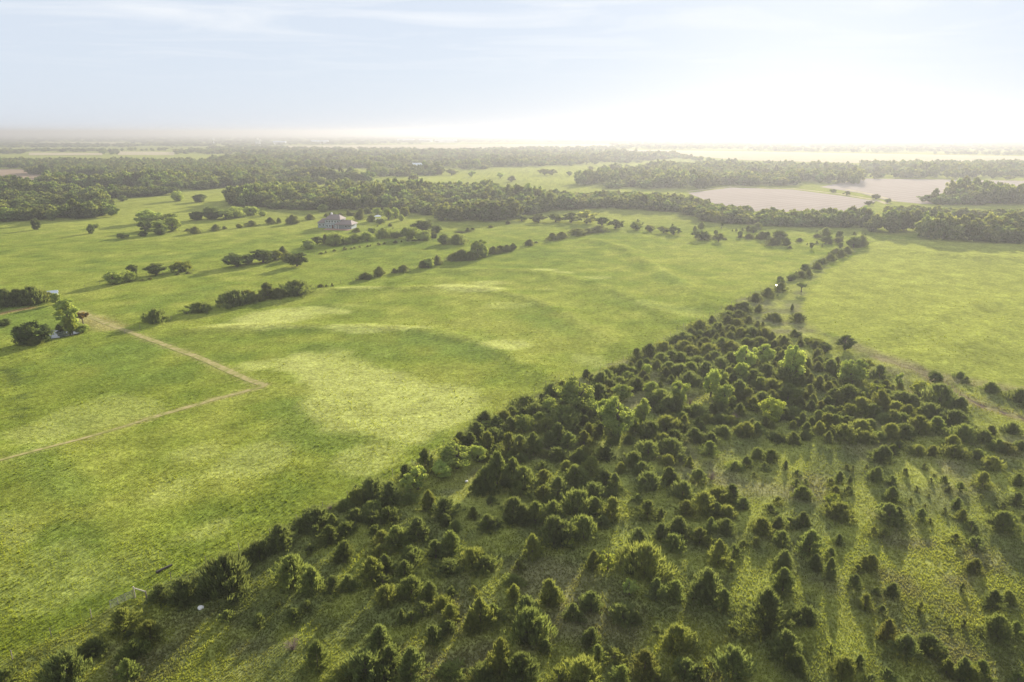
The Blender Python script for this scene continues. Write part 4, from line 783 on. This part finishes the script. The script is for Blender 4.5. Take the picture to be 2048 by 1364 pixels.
el = empty('grain_elevator', (ex, ey, 0)); tag(el, 'tall white grain elevator rising above the hazy woods', 'grain elevator')
for k in range(3): MB().tube([((k - 1) * 8.2, 0, 0), ((k - 1) * 8.2, 0, 26)], 4, 14).build('silo', M['white'], el)
MB().box((0, 0, 29), (9, 6, 6)).build('head_house', M['white'], el)
ex, ey = ground_at(428, 290)
el = empty('water_tower', (ex, ey, 0)); tag(el, 'slim white water tower far off among the hazy woods', 'water tower')
MB().tube([(0, 0, 0), (0, 0, 2), (0, 0, 20)], [5, 2.2, 1.8], 12).build('stem', M['white'], el)
MB().tube([(0, 0, 20), (0, 0, 22), (0, 0, 26), (0, 0, 29), (0, 0, 30.5)], [1.9, 4.5, 5.6, 4.5, .5], 14).build('tank', M['white'], el)

# ------------------------------------------------------------------ woods (far masses): one object each, crowns repeated on points
seen = {}
for c in far_crowns: seen.setdefault(c.data.name, c)
protos = list(seen.values())
for k, pr in enumerate(LEA['far']):
    if pr['crown'].name not in seen:      # make sure every far crown stands somewhere in the far hedge
        X, Y = ground_at(1180 + 70 * k, 452); o = plant('leafy_tree', pr, X, Y, 8, 4, (.8, .8, .8), 'rounded dull green leafy tree in the hedge closing the meadow', 'tree', 'trees of the far hedge'); protos.append(root_crown[o.name])
WG = crowns_group(protos)
def wood(name, P, W, Hs, label):
    return crown_mass(name, P, np.stack([W / 9.6, W / 9.6, Hs / 10], 1), rng.integers(0, len(protos), len(P)), WG, label, 'woodland')
KEEP = [(ground_at(836, 336), 40), (ground_at(836, 342), 55)]
def fill_ground(poly, spacing, wlo, whi, hlo, hhi, name, label, gap=.38):
    G = gline(poly); xs = [p[0] for p in G]; ys = [p[1] for p in G]
    A = (max(xs) - min(xs)) * (max(ys) - min(ys)); n = int(A / spacing ** 2)
    x = rng.uniform(min(xs), max(xs), n); y = rng.uniform(min(ys), max(ys), n)
    m = in_poly(x, y, G) & (fbm(x * .45, y, 40.0, 3) > gap)
    for (kx, ky), kr in KEEP: m &= np.hypot(x - kx, y - ky) > kr
    x, y = x[m], y[m]; n = len(x); v = fbm(x + 50, y, 60.0, 2)
    return wood(name, np.stack([x, y, height(x, y) - .2], 1), rng.uniform(wlo, whi, n), rng.uniform(hlo, hhi, n) * (.35 + 1.3 * v), label)
fill_ground([(-90, 446), (0, 443), (120, 441), (228, 434), (222, 412), (190, 395), (120, 385), (0, 380), (-90, 382)], 6.2, 10, 16, 8, 15, 'woodland', 'dense dark green wood beside the open pasture opposite the white shed')
fill_ground([(130, 388), (222, 396), (300, 394), (342, 391), (420, 379), (500, 371), (700, 375), (830, 380), (830, 366), (700, 360), (560, 352), (420, 354), (200, 362), (60, 368)], 7.2, 11, 17, 8, 15, 'woodland', 'long wood behind the dense dark wood and the house pasture', .44)
fill_ground([(447, 404), (470, 413), (520, 418), (650, 421), (760, 419), (841, 428), (880, 442), (960, 445), (1033, 438), (1060, 428), (1060, 398), (980, 388), (830, 386), (640, 388), (520, 392)], 6.2, 10, 15, 7, 14, 'woodland', 'broad wood directly behind the two storey house')
fill_ground([(1040, 430), (1200, 416), (1350, 424), (1420, 445), (1498, 449), (1500, 430), (1350, 407), (1200, 398), (1040, 396)], 6.2, 9, 14, 7, 13, 'woodland', 'hazy tree belt behind the far end of the meadow')
fill_ground([(1515, 452), (1580, 459), (1660, 461), (1738, 460), (1742, 446), (1620, 438), (1515, 434)], 5.2, 8, 12, 8, 12, 'woodland', 'hazy tree belt in front of the ploughed field')
fill_ground([(1742, 468), (1800, 474), (1860, 480), (1950, 484), (2048, 489), (2200, 496), (2200, 474), (2048, 469), (1860, 463), (1750, 457)], 4.4, 8, 12, 9, 13, 'woodland', 'thick straight tree belt shading the hay field')
fill_ground([(1770, 431), (1860, 437), (1965, 441), (1960, 432), (1860, 425), (1790, 421)], 6, 8, 11, 5, 9, 'woodland', 'scrubby low belt behind the thick straight tree belt')
fill_ground([(1970, 444), (2200, 455), (2200, 440), (1985, 436)], 6, 8, 11, 7, 10, 'woodland', 'small wood at the right of the green clearing')
fill_ground([(1830, 408), (1929, 411), (2200, 408), (2200, 396), (1960, 395), (1880, 399)], 6, 9, 13, 10, 15, 'woodland', 'humped wood before the right ploughed field')
fill_ground([(1150, 374), (1250, 380), (1348, 383), (1370, 383), (1450, 371), (1560, 373), (1700, 372), (1726, 365), (1700, 348), (1560, 334), (1348, 330), (1280, 345), (1160, 364)], 10, 10, 16, 9, 14, 'woodland', 'hazy wood behind the left ploughed field')
fill_ground([(1720, 357), (1800, 357), (2300, 364), (2300, 340), (1850, 332), (1720, 336)], 11, 10, 16, 9, 14, 'woodland', 'hazy wood along the far side of the right ploughed field')
fill_ground([(560, 345), (650, 339), (750, 337), (951, 341), (1026, 337), (1231, 328), (1330, 323), (1420, 325), (1348, 312), (1100, 306), (650, 307), (480, 311), (400, 330)], 15, 12, 20, 9, 14, 'woodland', 'wide hazy wood before the pale stubble field', .46)
fill_ground([(735, 352), (800, 357), (880, 351), (888, 342), (740, 342)], 8, 9, 14, 8, 12, 'woodland', 'compact wood in front of the pale roofed house')
fill_ground([(50, 352), (120, 356), (260, 353), (250, 346), (60, 345)], 9, 10, 14, 9, 13, 'woodland', 'tree belt crossing the tan field')
# far plain: patches of trees out to the horizon, sizes growing with distance as single crowns merge
FIELDS_PX = [[(500, 292), (600, 297.5), (900, 301), (1240, 295), (1215, 287), (900, 288), (640, 290)], [(1225, 298), (1500, 302), (2300, 316), (2300, 329), (1700, 327), (1500, 322), (1250, 305)], [(58, 304), (205, 305), (205, 312), (58, 312)], [(236, 302), (349, 303), (349, 312), (236, 311)], [(80, 284), (260, 284), (260, 288.5), (80, 288)], [(-120, 336), (95, 338), (205, 355), (120, 362), (-120, 364)], [(560, 345), (650, 339), (760, 337), (760, 350), (600, 352)]]
def far_plain(y0, y1, x0, x1, n, thr, name, label):
    px = rng.uniform(x0, x1, n); py = rng.uniform(y0, y1, n)
    gx_, gy_, gzz = ray(px, py); t = CAM_H / -gzz; x, y = gx_ * t, gy_ * t
    m = fbm(x * .35, y, 420.0, 4) > thr
    for f in FIELDS_PX: m &= ~in_poly(px, py, f)
    for (kx, ky), kr in KEEP: m &= np.hypot(x - kx, y - ky) > kr
    x, y = x[m], y[m]; k = len(x)
    return wood(name, np.stack([x, y, np.zeros(k)], 1), np.clip(9 * y / 1300, 10, 60) * rng.uniform(.7, 1.4, k), rng.uniform(8, 13, k), label)
far_plain(309, 352, -250, 560, 4800, .38, 'woodland', 'patchwork of hazy woods beyond the tan field')
far_plain(271, 311, -250, 2300, 12000, .37, 'woodland', 'faint band of woods fading out along the horizon')
far_plain(327, 342, 1200, 2300, 700, .55, 'woodland', 'faint scattered trees between the right fields and the horizon')

# ------------------------------------------------------------------ grass: real tufts over meadow and stand
def grass(n, ylo, yhi, hlo, hhi, name, label, only_stand=None, wid=.40, clump=None, nb=3):
    px = rng.uniform(-160, 2210, n); py = ylo + (yhi - ylo) * rng.random(n)
    u, v, w = ray(px, py); t = CAM_H / -w; x, y = u * t, v * t
    col, st = land(x, y)
    m = np.ones(n, bool)
    for ln, wd in ((PATH1, 1.0), (PATH2, .8), (DITCH, .5)): m &= seg_dist(x, y, ln) > wd
    m &= np.hypot((x - POND_C[0]) / 5.6, (y - POND_C[1]) / 6.0) > 1
    if only_stand is not None: m &= (st == only_stand)
    if clump: m &= fbm(x, y, clump[0], 3) > clump[1]
    x, y, col = x[m], y[m], col[m]; n = len(x); z = height(x, y)
    h = rng.uniform(hlo, hhi, n) * (.6 + .8 * fbm(x + 5, y + 9, 12.0, 3))
    a0 = rng.uniform(0, 6.28, n); V = np.zeros((n, nb, 3, 3))
    for k in range(nb):
        a = a0 + k * 6.283 / nb + rng.normal(0, .3, n); ca, sa = np.cos(a), np.sin(a); wv = h * wid * rng.uniform(.7, 1.3, n); lean = h * rng.uniform(.15, .7, n)
        V[:, k, 0] = np.stack([x - sa * wv, y + ca * wv, z - .03], 1); V[:, k, 1] = np.stack([x + sa * wv, y - ca * wv, z - .03], 1); V[:, k, 2] = np.stack([x + ca * lean, y + sa * lean, z + h * rng.uniform(.75, 1.1, n)], 1)
    cj = np.clip(col * rng.uniform(.84, 1.18, (n, 1)), .01, .6)
    me = mesh_np(name, V.reshape(-1, 3), np.arange(n * nb * 3).reshape(-1, 3), 3, np.repeat(cj, nb * 3, 0), M['grass'])
    return tag(obj(name, me), label, 'grass', kind='stuff')
def grass_mat():
    m, N, L = new_mat('grass_blades'); N.remove(N['Principled BSDF']); at = N.new('ShaderNodeAttribute'); at.attribute_name = 'land'
    df = N.new('ShaderNodeBsdfDiffuse'); L.new(at.outputs['Color'], df.inputs[0])
    tm = N.new('ShaderNodeMix'); tm.data_type = 'RGBA'; tm.blend_type = 'MULTIPLY'; tm.inputs[0].default_value = 1; tm.inputs[7].default_value = (1.5, 1.5, .65, 1); L.new(at.outputs['Color'], tm.inputs[6])
    tr = N.new('ShaderNodeBsdfTranslucent'); L.new(tm.outputs[2], tr.inputs[0]); ms = N.new('ShaderNodeMixShader'); ms.inputs[0].default_value = .45
    L.new(df.outputs[0], ms.inputs[1]); L.new(tr.outputs[0], ms.inputs[2]); L.new(ms.outputs[0], N['Material Output'].inputs['Surface']); return m
M['grass'] = grass_mat()
grass(190000, 560, 1480, .12, .26, 'meadow_grass', 'short sunlit meadow grass', False)
grass(5000, 600, 1400, .26, .46, 'grass_tussocks', 'darker coarse tussocks dotted over the meadow', False, .45, (14.0, .55), 5)
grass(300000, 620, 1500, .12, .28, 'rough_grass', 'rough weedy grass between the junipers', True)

# ------------------------------------------------------------------ haze
bm = bmesh.new(); bmesh.ops.create_cube(bm, size=1); me = bpy.data.meshes.new('haze'); bm.to_mesh(me); bm.free()
hz = obj('haze', me); hz.scale = (32400, 20900, 78); hz.location = (0, 9800, 36.5); tag(hz, 'thin pale morning haze over the plain', 'haze', kind='stuff')
m, N, L = new_mat('haze_air'); N.remove(N['Principled BSDF']); pv = N.new('ShaderNodeVolumePrincipled'); pv.inputs['Color'].default_value = (.365, .372, .39, 1); pv.inputs['Density'].default_value = HAZE_DENSITY; pv.inputs['Anisotropy'].default_value = HAZE_G
L.new(pv.outputs[0], N['Material Output'].inputs['Volume']); me.materials.append(m)
